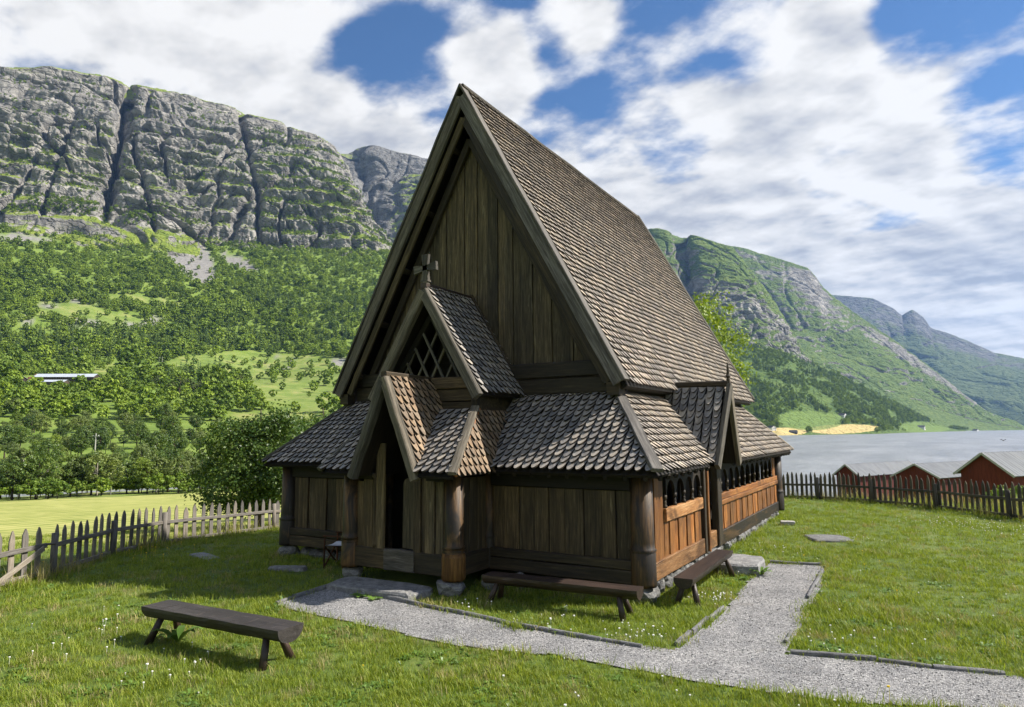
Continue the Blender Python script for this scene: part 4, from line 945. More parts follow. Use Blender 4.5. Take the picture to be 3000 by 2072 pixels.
def kerb_run(p0, p1, w=.05, skip=.12):
    p0, p1 = np.asarray(p0, float), np.asarray(p1, float); L = np.linalg.norm(p1-p0); d = (p1-p0)/L; n = np.array([-d[1], d[0]]); t = 0
    while t < L-.1:
        l = min(U_(.35, .95), L-t); m0, m1 = p0+d*(t+.01)+n*U_(-.02, .02), p0+d*(t+l-.01)+n*U_(-.02, .02); t += l
        if random.random() < skip: continue
        z0, z1 = gz(*m0), gz(*m1)
        MB().beam((*m0, z0+.02), (*m1, z1+.02), w*U_(.8, 1.4), .085*U_(.8, 1.2), (0, 0, 1), .2, 3, .006).build('kerb_stone', MAT['kerb'], path)
kerb_run((-1.0, -1.72), (-.80, -3.1), .07); kerb_run((.45, -1.86), (2.98, -2.18)); kerb_run((2.98, -2.18), (4.9, -2.2)); kerb_run((5.24, 4.12), (6.18, 4.36), .07, 0)
kerb_run((6.5, -1.52), (8.8, -1.04), .05, .1); kerb_run((5.22, -1.9), (5.28, .2), .045, .3); kerb_run((6.40, -1.2), (6.26, 4.0), .045, .55)

# ---- flat stones
MAT['palestone'] = stone('pale_stone', [(.34, .33, .31), (.50, .49, .47), (.62, .61, .58)], 2.0)
def flat_stone(name, cx, cy, sx, sy, h, rz, seed, label, cat, mat='slab', lift=0.0):
    mb = MB(); n = 16; top, bot = [], []
    for i in range(n):
        t = 2*math.pi*i/n; k = 1/max(abs(math.cos(t)), abs(math.sin(t)))**.75
        k *= 1+.10*float(perlin(np.array([[math.cos(t)*1.6+seed, math.sin(t)*1.6, seed*1.3]]))[0])
        x, y = math.cos(t)*k*sx/2, math.sin(t)*k*sy/2; X = cx+x*math.cos(rz)-y*math.sin(rz); Y = cy+x*math.sin(rz)+y*math.cos(rz)
        top.append((X, Y)); bot.append((cx+(X-cx)*1.04, cy+(Y-cy)*1.04))
    z = gz(cx, cy)+lift; vs = [(x, y, z+h+.012*float(perlin(np.array([[x*3, y*3, seed]]))[0])) for x, y in [((p[0]-cx)*.93+cx, (p[1]-cy)*.93+cy) for p in top]]+[(x, y, z+h-.03) for x, y in top]+[(x, y, z-.1) for x, y in bot]+[(cx, cy, z+h+.006)]
    fs = [(3*n, i, (i+1) % n) for i in range(n)]+[(i, n+i, n+(i+1) % n, (i+1) % n) for i in range(n)]+[(n+i, 2*n+i, 2*n+(i+1) % n, n+(i+1) % n) for i in range(n)]
    o = mb.add(vs, fs).build(name, MAT[mat]); tag(o, label, cat); return o
flat_stone('doorstep', -.02, -1.56, 1.95, .72, .115, .03, 1, 'long grey slate slab lying before the porch door', 'doorstep')
flat_stone('doorstep', 4.86, 3.35, .82, 1.15, .19, .1, 2, 'thick grey stone step by the side doorway of the church', 'doorstep')
flat_stone('grave_slab', 5.95, 7.55, .95, .85, .05, .5, 3, 'flat grey slab set in the lawn beyond the path end', 'slab')
flat_stone('lawn_stone', 4.75, 9.45, .38, .34, .09, .2, 5, 'small pale rounded stone in grass beside the gallery wall', 'stone', 'palestone')
flat_stone('lawn_stone', -2.78, -1.15, .75, .26, .08, .5, 6, 'low pointed stone in the shaded grass left of the porch', 'stone', 'slab')
flat_stone('lawn_stone', -5.5, -1.1, 1.05, .34, .05, -.25, 7, 'flat sunken stone in grass near the picket fence', 'stone', 'slab')

# ---- half-log benches
def bench(p0, p1, width, top, mat, legs, label, thick=.15, crack=False, seed=0):
    p0, p1 = np.array([*p0, 0.]), np.array([*p1, 0.]); c = (p0+p1)/2; L = np.linalg.norm(p1-p0); rz = math.atan2(p1[1]-p0[1], p1[0]-p0[0])
    z = gz(c[0], c[1]); o = empty('log_bench', (c[0], c[1], z), rz); tag(o, label, 'bench', 'half-log benches around the church')
    mb = MB(); ns, na = 22, 9; vs, gs, fs = [], [], []; rs = np.random.default_rng(seed)
    for i in range(ns+1):
        x = -L/2+L*i/ns; w = width*(1+.05*float(perlin(np.array([[i*.35, seed, 0]]))[0])); wf = .018*float(perlin(np.array([[i*.6, seed+5., 1]]))[0])
        sec = [(-w/2+wf, top), (w/2+wf*.5, top)]+[((w/2)*math.cos(t)*1.0, top-.025-thick*math.sin(t)*(1+.08*float(perlin(np.array([[i*.5, t*2, seed+2.]]))[0]))) for t in np.linspace(.12, math.pi-.12, na)]
        for y, q in sec: vs.append((x, y, q)); gs.append((x, y, q))
    m_ = na+2
    for i in range(ns):
        for k in range(m_): fs.append((i*m_+k, (i+1)*m_+k, (i+1)*m_+(k+1) % m_, i*m_+(k+1) % m_))
    fs.append(tuple(range(m_))); fs.append(tuple(ns*m_+k for k in range(m_-1, -1, -1)))
    mb.add(vs, fs, gs); st = mb.build('seat', MAT[mat], o)
    if crack:
        for q in range(11):
            x = -L/2+.15+q*(L-.3)/10+U_(-.03, .03); MB().beam((x, -width*.42, top+.0015), (x+U_(-.03, .03), width*.42*U_(.3, 1), top+.0015), .004, .003, (0, 0, 1)).build('saw_mark', MAT['bench'], st)
    for x in legs:
        for s in (-1, 1):
            MB().tube([(x*L/2*.95, s*width*.20, top-.08), (x*L/2*1.055, s*width*.58, -.03)], [.040, .050], 12).build('leg', MAT['benchred'], o, True)
    return o
bench((-.92, -4.97), (1.57, -4.83), .40, .45, 'bench', (-.80, .80), 'dark grey half-log bench alone on the lawn in the foreground', crack=True, seed=1)
bench((1.86, -1.10), (4.40, -.93), .34, .42, 'benchred', (-.85, .80), 'long dark half-log bench along the front wall of the church', .13, seed=2)
bench((4.76, -.05), (4.70, 2.78), .30, .45, 'benchred', (-.82, .85), 'red-brown half-log bench along the sunny side wall', .14, seed=3)

# ---- folding chair by the porch
def chair():
    x, y = -2.20, -.34; o = empty('folding_chair', (x, y, gz(x, y)), R_(-72)); tag(o, 'wooden folding chair with a white canvas seat beside the porch', 'chair')
    w = .27
    for s in (-1, 1):
        MB().beam((s*w, -.2, 0), (s*w, -.2, .62), .028, .028, (0, 1, 0)).build('upright', MAT['wc'], o)
        MB().beam((s*w, .2, 0), (s*w, .2, .84), .028, .028, (0, 1, 0)).build('upright', MAT['wc'], o)
        MB().beam((s*w, -.24, .63), (s*w, .24, .63), .05, .02, (0, 0, 1)).build('armrest', MAT['wc'], o)
        MB().beam((s*w, -.2, .02), (-s*w, -.2, .44), .03, .02, (0, 1, 0)).build('cross_brace', MAT['wc'], o)
        MB().beam((s*w, .2, .02), (-s*w, .2, .44), .03, .02, (0, 1, 0)).build('cross_brace', MAT['wc'], o)
    v, f = [], []
    for i in range(9):
        t = i/8; zz = .45-.03*math.sin(math.pi*t)
        for yy in (-.21, .21):
            v += [(-w+2*w*t, yy, zz), (-w+2*w*t, yy, zz-.008)]
    for i in range(8): b0 = i*4; f += [(b0, b0+4, b0+6, b0+2), (b0+1, b0+3, b0+7, b0+5), (b0, b0+1, b0+5, b0+4), (b0+2, b0+6, b0+7, b0+3)]
    MB().add(v, f).build('canvas_seat', MAT['canvas'], o); MB().beam((-w, .2, .78), (w, .2, .78), .008, .16, (0, 0, 1)).build('canvas_back', MAT['canvas'], o)
MAT['wc'] = wood('chair_wood', [(.05, .018, .008), (.11, .045, .02), (.18, .08, .04)]); MAT['canvas'] = plain('white_canvas', (.62, .66, .74), .9)
chair()

# ---- picket fences
_pk = {}
def picket_mesh(w, h, var, mat):
    k = (round(w, 3), round(h, 2), var, mat)
    if k in _pk: return _pk[k]
    r = random.Random(var*31+int(h*100)); t = .024; j = [r.uniform(-.012, .012) for _ in range(6)]
    pts = [(-w/2*.96, -.02), (w/2*.96, -.02), (w/2*1.0, h*.55), (w/2*1.04+j[0], h*.80), (w/2*.78+j[1], h*.90), (w/2*.30, h*.975+j[2]), (0+j[3], h), (-w/2*.32, h*.97), (-w/2*.80+j[4], h*.89), (-w/2*1.04+j[5], h*.80), (-w/2, h*.5)]
    mb = MB().prism([(x, -t/2, z) for x, z in pts], (0, t, 0), gax=(0, 0, 1)); me = mb.mesh('picket'); me.materials.append(MAT[mat]); _pk[k] = me; return me
def fence(name, pts, step, w, h, mat, label, side=1, z_off=0.0, post_h=.82, first_post=True):
    o = empty(name, (pts[0][0], pts[0][1], 0)); o.location = (0, 0, 0); tag(o, label, 'fence')
    for i in range(len(pts)-1):
        p0, p1 = np.asarray(pts[i], float), np.asarray(pts[i+1], float); L = np.linalg.norm(p1-p0); d = (p1-p0)/L; n = np.array([-d[1], d[0]])*side; ang = math.atan2(d[1], d[0])
        z0, z1 = gz(*p0), gz(*p1)
        if i or first_post:
            q = p0+n*.06; MB().tube([(q[0], q[1], z0-.15), (q[0]+U_(-.01, .01), q[1], z0+post_h*U_(.97, 1.05))], [.066, .060], 9).build('post', MAT[mat], o, True)
        for zz in (.10, .58):
            a0, a1 = p0+n*.035, p1+n*.035
            MB().beam((*a0, z0+zz), (*a1, z1+zz), .045, .085, (0, 0, 1), .2, 6, .008).build('rail', MAT[mat], o)
        cnt = max(1, round(L/step))
        for k in range(cnt):
            t = (k+.5)/cnt; q = p0+d*L*t; c = link('picket', picket_mesh(round(w+random.choice((-.012, 0, .012)), 3), h*random.choice((.95, 1, 1.03)), random.randint(0, 4), mat), o)
            c.location = (q[0], q[1], z0+(z1-z0)*t+U_(-.015, .01)); c.rotation_euler = (U_(-.02, .02), U_(-.025, .025), ang+U_(-.05, .05))
    return o
LF = [(-6.5, -3.70), (-7.83, -1.86), (-8.95, .05), (-9.75, 4.2), (-9.3, 8.5)]
fence('picket_fence', LF, .30, .125, .98, 'fence', 'weathered grey picket fence between the lawn and the mown field', side=-1)
def gate():
    p0, p1 = np.array([-5.1, -6.6]), np.array([-6.42, -3.85]); o = empty('picket_gate'); tag(o, 'grey picket gate with a diagonal brace at the end of the fence', 'gate')
    L = np.linalg.norm(p1-p0); d = (p1-p0)/L; n = np.array([d[1], -d[0]]); ang = math.atan2(d[1], d[0])
    for zz in (.10, .60):
        a0, a1 = p0+n*.035, p1+n*.035; MB().beam((*a0, zz), (*a1, zz), .045, .09, (0, 0, 1), .2, 6, .006).build('rail', MAT['fence'], o)
    a0, a1 = p0+d*(L-1.15)+n*.07, p1+n*.07-d*.1; MB().beam((*a0, .10), (*a1, .56), .03, .10, (0, 0, 1), .2, 4, .004).build('brace', MAT['fence'], o)
    for k in range(10):
        q = p0+d*L*(k+.5)/10; c = link('picket', picket_mesh(.125, .98, k % 5, 'fence'), o); c.location = (q[0], q[1], gz(*q)); c.rotation_euler = (U_(-.02, .02), U_(-.02, .02), ang)
    q = p1+n*.05; MB().tube([(q[0], q[1], .62), (q[0]+.05, q[1]+.12, .62)], [.02, .02], 8).build('hinge', MAT['bench'], o)
gate()
RF = [(1.2, 19.9), (3.0, 19.15), (4.45, 18.58), (6.38, 17.72), (8.36, 16.58), (10.2, 14.8), (11.6, 13.1), (13.2, 11.2)]
fence('picket_fence', RF, .197, .105, 1.06, 'fencer', 'dark grey picket fence between the lawn and the lake shore', side=-1, post_h=.86)

# ------------------------------------------------------------------ scattered plants
def scatter(name, P, rot, scale, idx, protos, label, tilt=None):
    me = bpy.data.meshes.new(name); me.from_pydata([tuple(p) for p in P], [], [])
    for nm, ty, A in (('rz', 'FLOAT', rot), ('sc', 'FLOAT', scale), ('ix', 'INT', idx), ('tl', 'FLOAT', tilt if tilt is not None else np.zeros(len(P)))):
        at_ = me.attributes.new(nm, ty, 'POINT'); at_.data.foreach_set('value', np.asarray(A, np.int32 if ty == 'INT' else np.float32))
    o = link(name, me); tag(o, label, kind='stuff')
    c = bpy.data.collections.new(name+'_kinds')
    for i, (pm, mt) in enumerate(protos):
        if mt is not None: pm.materials.append(mt)
        c.objects.link(bpy.data.objects.new('%s_%02d' % (name, i), pm))
    g = bpy.data.node_groups.new(name, 'GeometryNodeTree')
    g.interface.new_socket('Geometry', in_out='INPUT', socket_type='NodeSocketGeometry'); g.interface.new_socket('Geometry', in_out='OUTPUT', socket_type='NodeSocketGeometry')
    N = g.nodes; gi = N.new('NodeGroupInput'); go = N.new('NodeGroupOutput'); ci = N.new('GeometryNodeCollectionInfo'); ci.inputs[0].default_value = c
    ci.inputs['Separate Children'].default_value = True; ci.inputs['Reset Children'].default_value = True
    ip = N.new('GeometryNodeInstanceOnPoints'); ip.inputs['Pick Instance'].default_value = True
    def attr(nm, ty):
        q = N.new('GeometryNodeInputNamedAttribute'); q.data_type = ty; q.inputs[0].default_value = nm; return q.outputs[0]
    cx = N.new('ShaderNodeCombineXYZ'); g.links.new(attr('tl', 'FLOAT'), cx.inputs[0]); g.links.new(attr('rz', 'FLOAT'), cx.inputs[2])
    g.links.new(gi.outputs[0], ip.inputs['Points']); g.links.new(ci.outputs[0], ip.inputs['Instance']); g.links.new(attr('ix', 'INT'), ip.inputs['Instance Index'])
    g.links.new(cx.outputs[0], ip.inputs['Rotation']); g.links.new(attr('sc', 'FLOAT'), ip.inputs['Scale']); g.links.new(ip.outputs[0], go.inputs[0])
    md = o.modifiers.new('scatter', 'NODES'); md.node_group = g; return o
def tuft(seed, n, h, spread, wid, lean=.5, seg=2):
    r = np.random.default_rng(seed); mb = MB()
    for _ in range(n):
        q = r.normal(0, spread, 2); hh = h*r.uniform(.45, 1.15); az = r.uniform(0, 2*math.pi); d = np.array([math.cos(az), math.sin(az), 0]); s = np.array([-d[1], d[0], 0])*wid*r.uniform(.6, 1.3)
        ln = hh*lean*r.uniform(.2, 1.4); p = np.array([q[0], q[1], -.015]); m = p+np.array([0, 0, hh*.6])+d*ln*.35; t = p+np.array([0, 0, hh])+d*ln
        vs = [p-s, p+s, m+s*.8, m-s*.8, t]; mb.add(vs, [(0, 1, 2, 3), (3, 2, 4)])
    return mb.mesh('tuft')
def weed(seed, n, r0):
    r = np.random.default_rng(seed); mb = MB()
    for _ in range(n):
        az = r.uniform(0, 6.28); L = r0*r.uniform(.5, 1.2); up = r.uniform(.15, .8); d = np.array([math.cos(az), math.sin(az), 0]); s = np.array([-d[1], d[0], 0])*L*.2
        p = np.zeros(3); m = d*L*.5+np.array([0, 0, L*up*.6]); t = d*L+np.array([0, 0, L*up*.55]); mb.add([p-s*.2, p+s*.2, m+s, m-s, t], [(0, 1, 2, 3), (3, 2, 4)])
    return mb.mesh('weed')
MAT['grass'] = leafy('grass_blades', [(.095, .155, .013), (.19, .265, .026), (.30, .335, .062)], .4, .3, .5)
MAT['dry'] = leafy('dry_grass_blades', [(.18, .18, .06), (.29, .26, .11), (.40, .35, .18)], .3, .2, .6)
MAT['weed'] = leafy('weed_leaves', [(.050, .115, .018), (.10, .19, .034), (.17, .26, .055)], .3, .35, .45)
MAT['flower'] = plain('clover_white', (.78, .77, .72), .8, .05); MAT['yellow'] = plain('yellow_petals', (.80, .55, .03), .7, .05)
def build_grass():
    pts = []; 
    for r0, r1, den in ((2.6, 8, 210), (8, 12, 150), (12, 17, 85), (17, 24, 45), (24, 31, 26)):
        a0, a1 = R_(-YAW-47), R_(-YAW+60); n = int(den*.5*(a1-a0)*(r1*r1-r0*r0)); r = np.sqrt(rng.uniform(r0*r0, r1*r1, n)); t = rng.uniform(a0, a1, n)
        pts.append(np.stack([CAM[0]+r*np.sin(t), CAM[1]+r*np.cos(t), r], 1))
    P = np.concatenate(pts); x, y, r = P.T; q = np.stack([x, y, 0*x], 1)
    ok = ~in_poly(x+.06*fbm(q/.4, 2)*2, y+.06*fbm(q/.4+5, 2)*2, PATH)
    ok &= ~((np.abs(x) < a-.05) & (y > .02) & (y < LL)); ok &= ~((np.abs(x) < 1.15) & (y > -1.05) & (y < .5)); ok &= ~((np.abs(x+.02) < .92) & (np.abs(y+1.55) < .3))
    ok &= ~((np.abs(x-4.82) < .33) & (np.abs(y-3.35) < .47)); ok &= ~(np.hypot(x-5.95, (y-7.55)) < .40)
    azd = np.degrees(np.arctan2(x-CAM[0], y-CAM[1])); 
    lf = np.array(LF+[(-9.3, 14)])[::-1]; fx = np.interp(y, np.array(LF)[:, 1], np.array(LF)[:, 0]); fx = np.where(y < -3.7, -6.5+(-3.7-y)*.48, fx)
    inside = x > fx-.25; nf = np.abs(x-fx) < .45
    out_l = (x <= fx-.25) & (y < 20); keep_out = rng.random(len(x)) < np.where(out_l & (r < 40), .35, 1)
    ok &= keep_out; x, y, r, q, nf, out_l = x[ok], y[ok], r[ok], q[ok], nf[ok], out_l[ok]
    ry = np.interp(x, [p[0] for p in RF], [p[1] for p in RF]); nr = (np.abs(y-ry) < .5) | ((y > ry) & (x > 1))
    n1 = fbm(q/1.3, 3); n2 = fbm(q/.5+4, 2)
    sc_ = .86*(.70+.55*rng.random(len(x)))*(1+.65*n1)*(1+.012*r); sc_ = sc_*np.where(nf | nr, 1.8, 1)*np.where(out_l, 1.1, 1)
    edge = np.zeros(len(x), bool)
    for dx, dy in ((.14, 0), (-.14, 0), (0, .14), (0, -.14)): edge |= in_poly(x+dx, y+dy, PATH)
    sc_ = sc_*np.where(edge, 1.25, 1); wall = (np.abs(x) < a+.4) & (y > -.45) & (y < LL+.3); sc_ = sc_*np.where(wall, 1.35, 1)
    dry = n2+.4*fbm(q/2.2+11, 2)+.25*rng.normal(size=len(x)) > .41
    wd = (fbm(q/.8+21, 2) > .16) & (rng.random(len(x)) < .45) & (r < 16)
    ix = np.where(dry, 5+rng.integers(0, 2, len(x)), rng.integers(0, 5, len(x))); ix = np.where(wd, 7+rng.integers(0, 2, len(x)), ix); ix = np.where((nf | nr) & (rng.random(len(x)) < .3), 9, ix)
    z = ground_z(x, y); g, d, w = MAT['grass'], MAT['dry'], MAT['weed']
    protos = [(tuft(1, 26, .085, .055, .0035), g), (tuft(2, 24, .07, .06, .004), g), (tuft(3, 22, .11, .05, .003, .7), g), (tuft(4, 30, .06, .06, .0045), g), (tuft(5, 20, .10, .06, .0035, .9), g), (tuft(6, 20, .10, .06, .003, .8), d), (tuft(7, 22, .07, .06, .0035), d), (weed(8, 9, .085), w), (weed(9, 7, .06), w), (tuft(10, 9, .20, .05, .003, .5), d)]
    scatter('grass', np.stack([x, y, z], 1), rng.uniform(0, 6.28, len(x)), sc_, ix, protos, 'short lawn grass with clover and dry blades', rng.normal(0, .12, len(x)))
    # clover heads
    F = []
    for cx, cy, s, n in ((5.1, .6, .18, 46), (4.6, -1.8, .25, 34), (3.2, -1.8, .3, 16), (2.2, -1.75, .3, 10), (6.7, -1.2, .5, 26), (.6, -5.5, .35, 16), (-1.2, -5.6, .4, 12), (7.9, -3.0, .4, 22), (6.6, -3.3, .5, 12), (4.5, -3.4, .7, 8), (8.9, 12.6, .6, 60), (9.6, 11.2, .7, 60), (7.5, 12.2, .7, 26), (6.6, 7.9, .4, 16), (5.2, 5.4, .4, 16), (2.0, -6.0, .8, 6), (5.2, -5.2, .9, 8), (7, -4.6, .8, 6), (8, 2, 1.4, 14), (-2, -4.9, .4, 10)):
        for _ in range(n): F.append((cx+random.gauss(0, s), cy+random.gauss(0, s)))
    F = np.array(F); F = F[~in_poly(F[:, 0], F[:, 1], PATH)]; F = F[~((np.abs(F[:, 0]) < a+.1) & (F[:, 1] > -.1))]
    def head(r, h):
        mb = MB(); mb.rock((0, 0, h), (r*2, r*2, r*1.7), 3, .15, 1); mb.tube([(0, 0, 0), (.005, 0, h)], [.0015, .0015], 3); return mb.mesh('clover')
    h1, h2 = head(.0125, .07), head(.010, .09)
    scatter('clover_blossom', np.stack([F[:, 0], F[:, 1], ground_z(F[:, 0], F[:, 1])], 1), np.zeros(len(F)), rng.uniform(.7, 1.35, len(F)), rng.integers(0, 2, len(F)), [(h1, MAT['flower']), (h2, MAT['flower'])], 'small white clover heads sprinkled through the lawn')
    Y = np.array([(-7.2+random.gauss(0, .6), -1.6+random.gauss(0, 1.2)) for _ in range(26)]+[(random.uniform(-1, 9), random.uniform(-5.5, 8)) for _ in range(16)]); Y = Y[~in_poly(Y[:, 0], Y[:, 1], PATH)]; Y = Y[~((np.abs(Y[:, 0]) < a+.2) & (Y[:, 1] > -1.9))]
    scatter('buttercups', np.stack([Y[:, 0], Y[:, 1], ground_z(Y[:, 0], Y[:, 1])], 1), np.zeros(len(Y)), rng.uniform(.8, 1.6, len(Y)), np.zeros(len(Y), int), [(head(.010, .13), MAT['yellow'])], 'few yellow buttercups in the grass by the fence')
build_grass()
def build_pebbles():
    n = 14000; x, y = rng.uniform(-1.2, 10.5, n), rng.uniform(-3.5, 4.4, n); k = in_poly(x, y, PATH); x, y = x[k], y[k]; m = len(x)
    pr = []
    for i in range(4): mb = MB().rock((0, 0, .004), (.022, .018, .014), i, .25, 1); pr.append((mb.mesh('pebble'), MAT['stone'] if i == 3 else MAT['gravelstone']))
    scatter('gravel', np.stack([x, y, ground_z(x, y)+.018], 1), rng.uniform(0, 6.28, m), rng.uniform(.35, 1.05, m), rng.integers(0, 4, m), pr, 'loose grey stones lying on the gravel path')
MAT['gravelstone'] = stone('gravel_stone', [(.22, .22, .22), (.36, .36, .36), (.5, .5, .5)], 3); build_pebbles()
def leaf_plant(name, x, y, n, L, wid, up, label, mat='weed', seed=0):
    r = np.random.default_rng(seed); o = empty(name, (x, y, gz(x, y))); tag(o, label, 'plant')
    for k in range(n):
        az = 6.28*k/n+r.uniform(-.4, .4); l = L*r.uniform(.7, 1.15); d = V3(math.cos(az), math.sin(az), 0); s = V3(-d[1], d[0], 0); pts = []
        vs, fs = [], []
        for i, (t, w) in enumerate(((0, .15), (.25, .7), (.5, 1), (.75, .75), (.93, .3), (1, .03))):
            c = d*l*t*(.75)+V3(0, 0, l*(up*t-.55*up*t*t*t)); vs += [c-s*wid*w+V3(0, 0, .15*wid*w), c, c+s*wid*w+V3(0, 0, .15*wid*w)]
            if i: q = (i-1)*3; fs += [(q, q+1, q+4, q+3), (q+1, q+2, q+5, q+4)]
        MB().add(vs, fs).build('leaf', MAT[mat], o, True)
leaf_plant('dock_plant', -.42, -4.95, 9, .42, .05, .8, 'broad-leaved dock plant under the foreground bench', seed=1)
leaf_plant('dandelion_plant', 5.30, 2.95, 14, .34, .035, .7, 'bright green dandelion clump at the stone step by the path', seed=2)
leaf_plant('dandelion_plant', 5.12, 2.4, 7, .16, .03, .6, 'small dandelion at the path edge by the side bench', seed=3)
leaf_plant('plantain_plant', -.05, -2.0, 9, .24, .05, .4, 'low green leaves at the foot of the porch slab', seed=4)
leaf_plant('plantain_plant', .28, -2.02, 7, .2, .045, .4, 'small round-leaved weed on gravel under the porch slab edge', seed=5)
# ------------------------------------------------------------------ trees
MAT['bark'] = wood('tree_bark', [(.035, .028, .022), (.08, .065, .05), (.15, .13, .10)], rough=.95); MAT['birchbark'] = wood('birch_bark', [(.10, .095, .09), (.34, .33, .31), (.55, .54, .51)], rough=.9)
MAT['birch'] = leafy('birch_leaves', [(.075, .110, .030), (.145, .195, .055), (.235, .285, .09)], .3, .3, .5)
MAT['dark'] = leafy('dark_leaves', [(.040, .078, .018), (.085, .145, .032), (.16, .215, .052)], .3, .35, .45)
MAT['maple'] = leafy('maple_leaves', [(.030, .070, .012), (.065, .125, .020), (.15, .21, .035)], .3, .35, .45)
MAT['bright'] = leafy('bright_leaves', [(.080, .135, .02), (.155, .23, .036), (.25, .305, .065)], .35, .3, .5)
MAT['spruce'] = leafy('spruce_needles', [(.034, .070, .016), (.072, .125, .030), (.13, .175, .048)], .1, .2, .7)
MAT['pine'] = leafy('pine_needles', [(.045, .070, .022), (.085, .115, .038), (.14, .165, .06)], .1, .2, .7)
MAT['wood1'] = leafy('hill_birch_leaves', [(.115, .185, .022), (.215, .310, .040), (.31, .395, .07)], .3, .2, .6)
MAT['wood2'] = leafy('hill_dark_leaves', [(.070, .130, .018), (.14, .22, .030), (.23, .30, .055)], .3, .2, .6)
def crown_mesh(seed, h, rx, z0, nclump, nleaf, leaf, shape=1.0, droop=0.0, hollow=.55, nrand=.7, lob=.42):
    """leaf faces in clumps spread through an uneven crown"""
    r = np.random.default_rng(seed); C = []
    lobes = r.normal(size=(7, 3)); lobes /= np.linalg.norm(lobes, axis=1)[:, None]; lobes[:, 2] = np.abs(lobes[:, 2])*.8-.1; la = r.uniform(.55, 1.15, 7)
    while len(C) < nclump:
        d = r.normal(size=3); d /= np.linalg.norm(d); k = 1.12-lob+lob*max((la*np.clip(lobes@d, 0, 1)**3).max(), 0)
        rad = k*r.uniform(hollow, 1)**.5; zc = d[2]*rad; t = (zc+1)/2
        w = rx*(1.0-.35*max(zc, 0)*shape)*(1.05-.25*max(-zc, 0)); C.append((d[0]*rad*w, d[1]*rad*w, z0+(h-z0)*min(max(t, 0), 1.06)))
    C = np.array(C); n = nclump*nleaf; cs = np.repeat(C, nleaf, 0); cr = rx*r.uniform(.14, .30, nclump).repeat(nleaf)
    off = r.normal(size=(n, 3)); off /= np.linalg.norm(off, axis=1)[:, None]; off *= (r.random(n)**.45)[:, None]*cr[:, None]; off[:, 2] *= .75
    p = cs+off; p[:, 2] -= droop*np.abs(off[:, 2])
    nrm = off/(np.linalg.norm(off, axis=1)[:, None]+1e-6)*.9+r.normal(size=(n, 3))*nrand+np.array([0, 0, .4]); nrm /= np.linalg.norm(nrm, axis=1)[:, None]
    t = np.cross(nrm, r.normal(size=(n, 3))); t /= np.linalg.norm(t, axis=1)[:, None]; b = np.cross(nrm, t); s = leaf*r.uniform(.6, 1.3, n)[:, None]
    q = np.stack([p-t*s*.5, p+b*s*.32, p+t*s*.5, p-b*s*.32], 1).reshape(-1, 3)
    me = bpy.data.meshes.new('crown'); me.vertices.add(4*n); me.vertices.foreach_set('co', q.astype(np.float32).ravel()); me.loops.add(4*n); me.loops.foreach_set('vertex_index', np.arange(4*n, dtype=np.int32))
    me.polygons.add(n); me.polygons.foreach_set('loop_start', np.arange(0, 4*n, 4, dtype=np.int32)); me.update(calc_edges=True); return me, C
def trunk_mesh(seed, h, r0, C, nl=9, lean=.3):
    r = random.Random(seed); mb = MB(); top = np.array([r.uniform(-lean, lean), r.uniform(-lean, lean), h*.78]); mid = top*.5+V3(r.uniform(-.2, .2)*lean, r.uniform(-.2, .2)*lean, 0)
    mb.tube([(0, 0, -.3), tuple(V3(0, 0, h*.05)), tuple(mid), tuple(top)], [r0*1.35, r0, r0*.7, r0*.15], 7)
    for k in range(nl):
        c = C[r.randrange(len(C))]; t = r.uniform(.25, .7); s = mid*(2*t) if t < .5 else mid+(top-mid)*(2*t-1)
        if c[2] < s[2]-.3: continue
        m_ = s+(c-s)*.5+V3(0, 0, .06*h*r.random()); mb.tube([tuple(s), tuple(m_), tuple(c)], [r0*.35, r0*.22, r0*.06], 5)
    return mb.mesh('trunk', True)
_tr = {}
def tree(name, u, r, kind, seed, scale, label, group, rz=0.0, dz=0.0, xy=None):
    p = at_z(u, r, 0) if xy is None else np.array([*xy, 0.]); z = gz(p[0], p[1])+dz; key = (kind, seed)
    o = empty(name, (p[0], p[1], z), rz); tag(o, label, 'tree', group); o.scale = (scale,)*3
    if key not in _tr:
        h, rx, z0, nc, nl, lf, sh, dr, mt, bk, r0 = TREES[kind]
        cm, C = crown_mesh(seed, h, rx, z0, nc, nl, lf, sh, dr, .5, .45, .75 if kind == 'maple' else .55); tm = trunk_mesh(seed, h, r0, C); cm.materials.append(MAT[mt]); tm.materials.append(MAT[bk]); _tr[key] = (tm, cm)
    tm, cm = _tr[key]; link('trunk', tm, o); link('crown', cm, o); return o
TREES = dict(  # h, radius, crown base, clumps, leaves, leaf size, shape, droop, leaf mat, bark, trunk radius
  birch=(7.4, 2.0, .5, 90, 44, .26, 1.0, .25, 'birch', 'birchbark', .11), alder=(7.0, 2.4, .2, 90, 44, .28, .9, .1, 'dark', 'bark', .14), lime=(6.2, 2.2, .2, 80, 44, .27, .8, .1, 'bright', 'bark', .12),
  wood=(11, 3.9, .4, 100, 46, .42, .9, .1, 'birch', 'bark', .22), woodd=(12, 4.1, .4, 100, 46, .42, 1.0, .1, 'dark', 'bark', .24), woodb=(9, 3.5, .3, 90, 46, .40, .8, .1, 'bright', 'bark', .2),
  maple=(5.6, 2.6, -1.4, 280, 90, .12, .7, .1, 'maple', 'bark', .13), near_birch=(11.5, 2.9, 2.0, 130, 60, .15, 1.2, .3, 'bright', 'birchbark', .15), pine=(10, 2.3, 3.6, 34, 34, .5, .6, 0, 'pine', 'bark', .22), bush=(2.6, 1.6, .1, 30, 30, .32, .6, 0, 'wood2', 'bark', .06))
rt = random.Random(4)
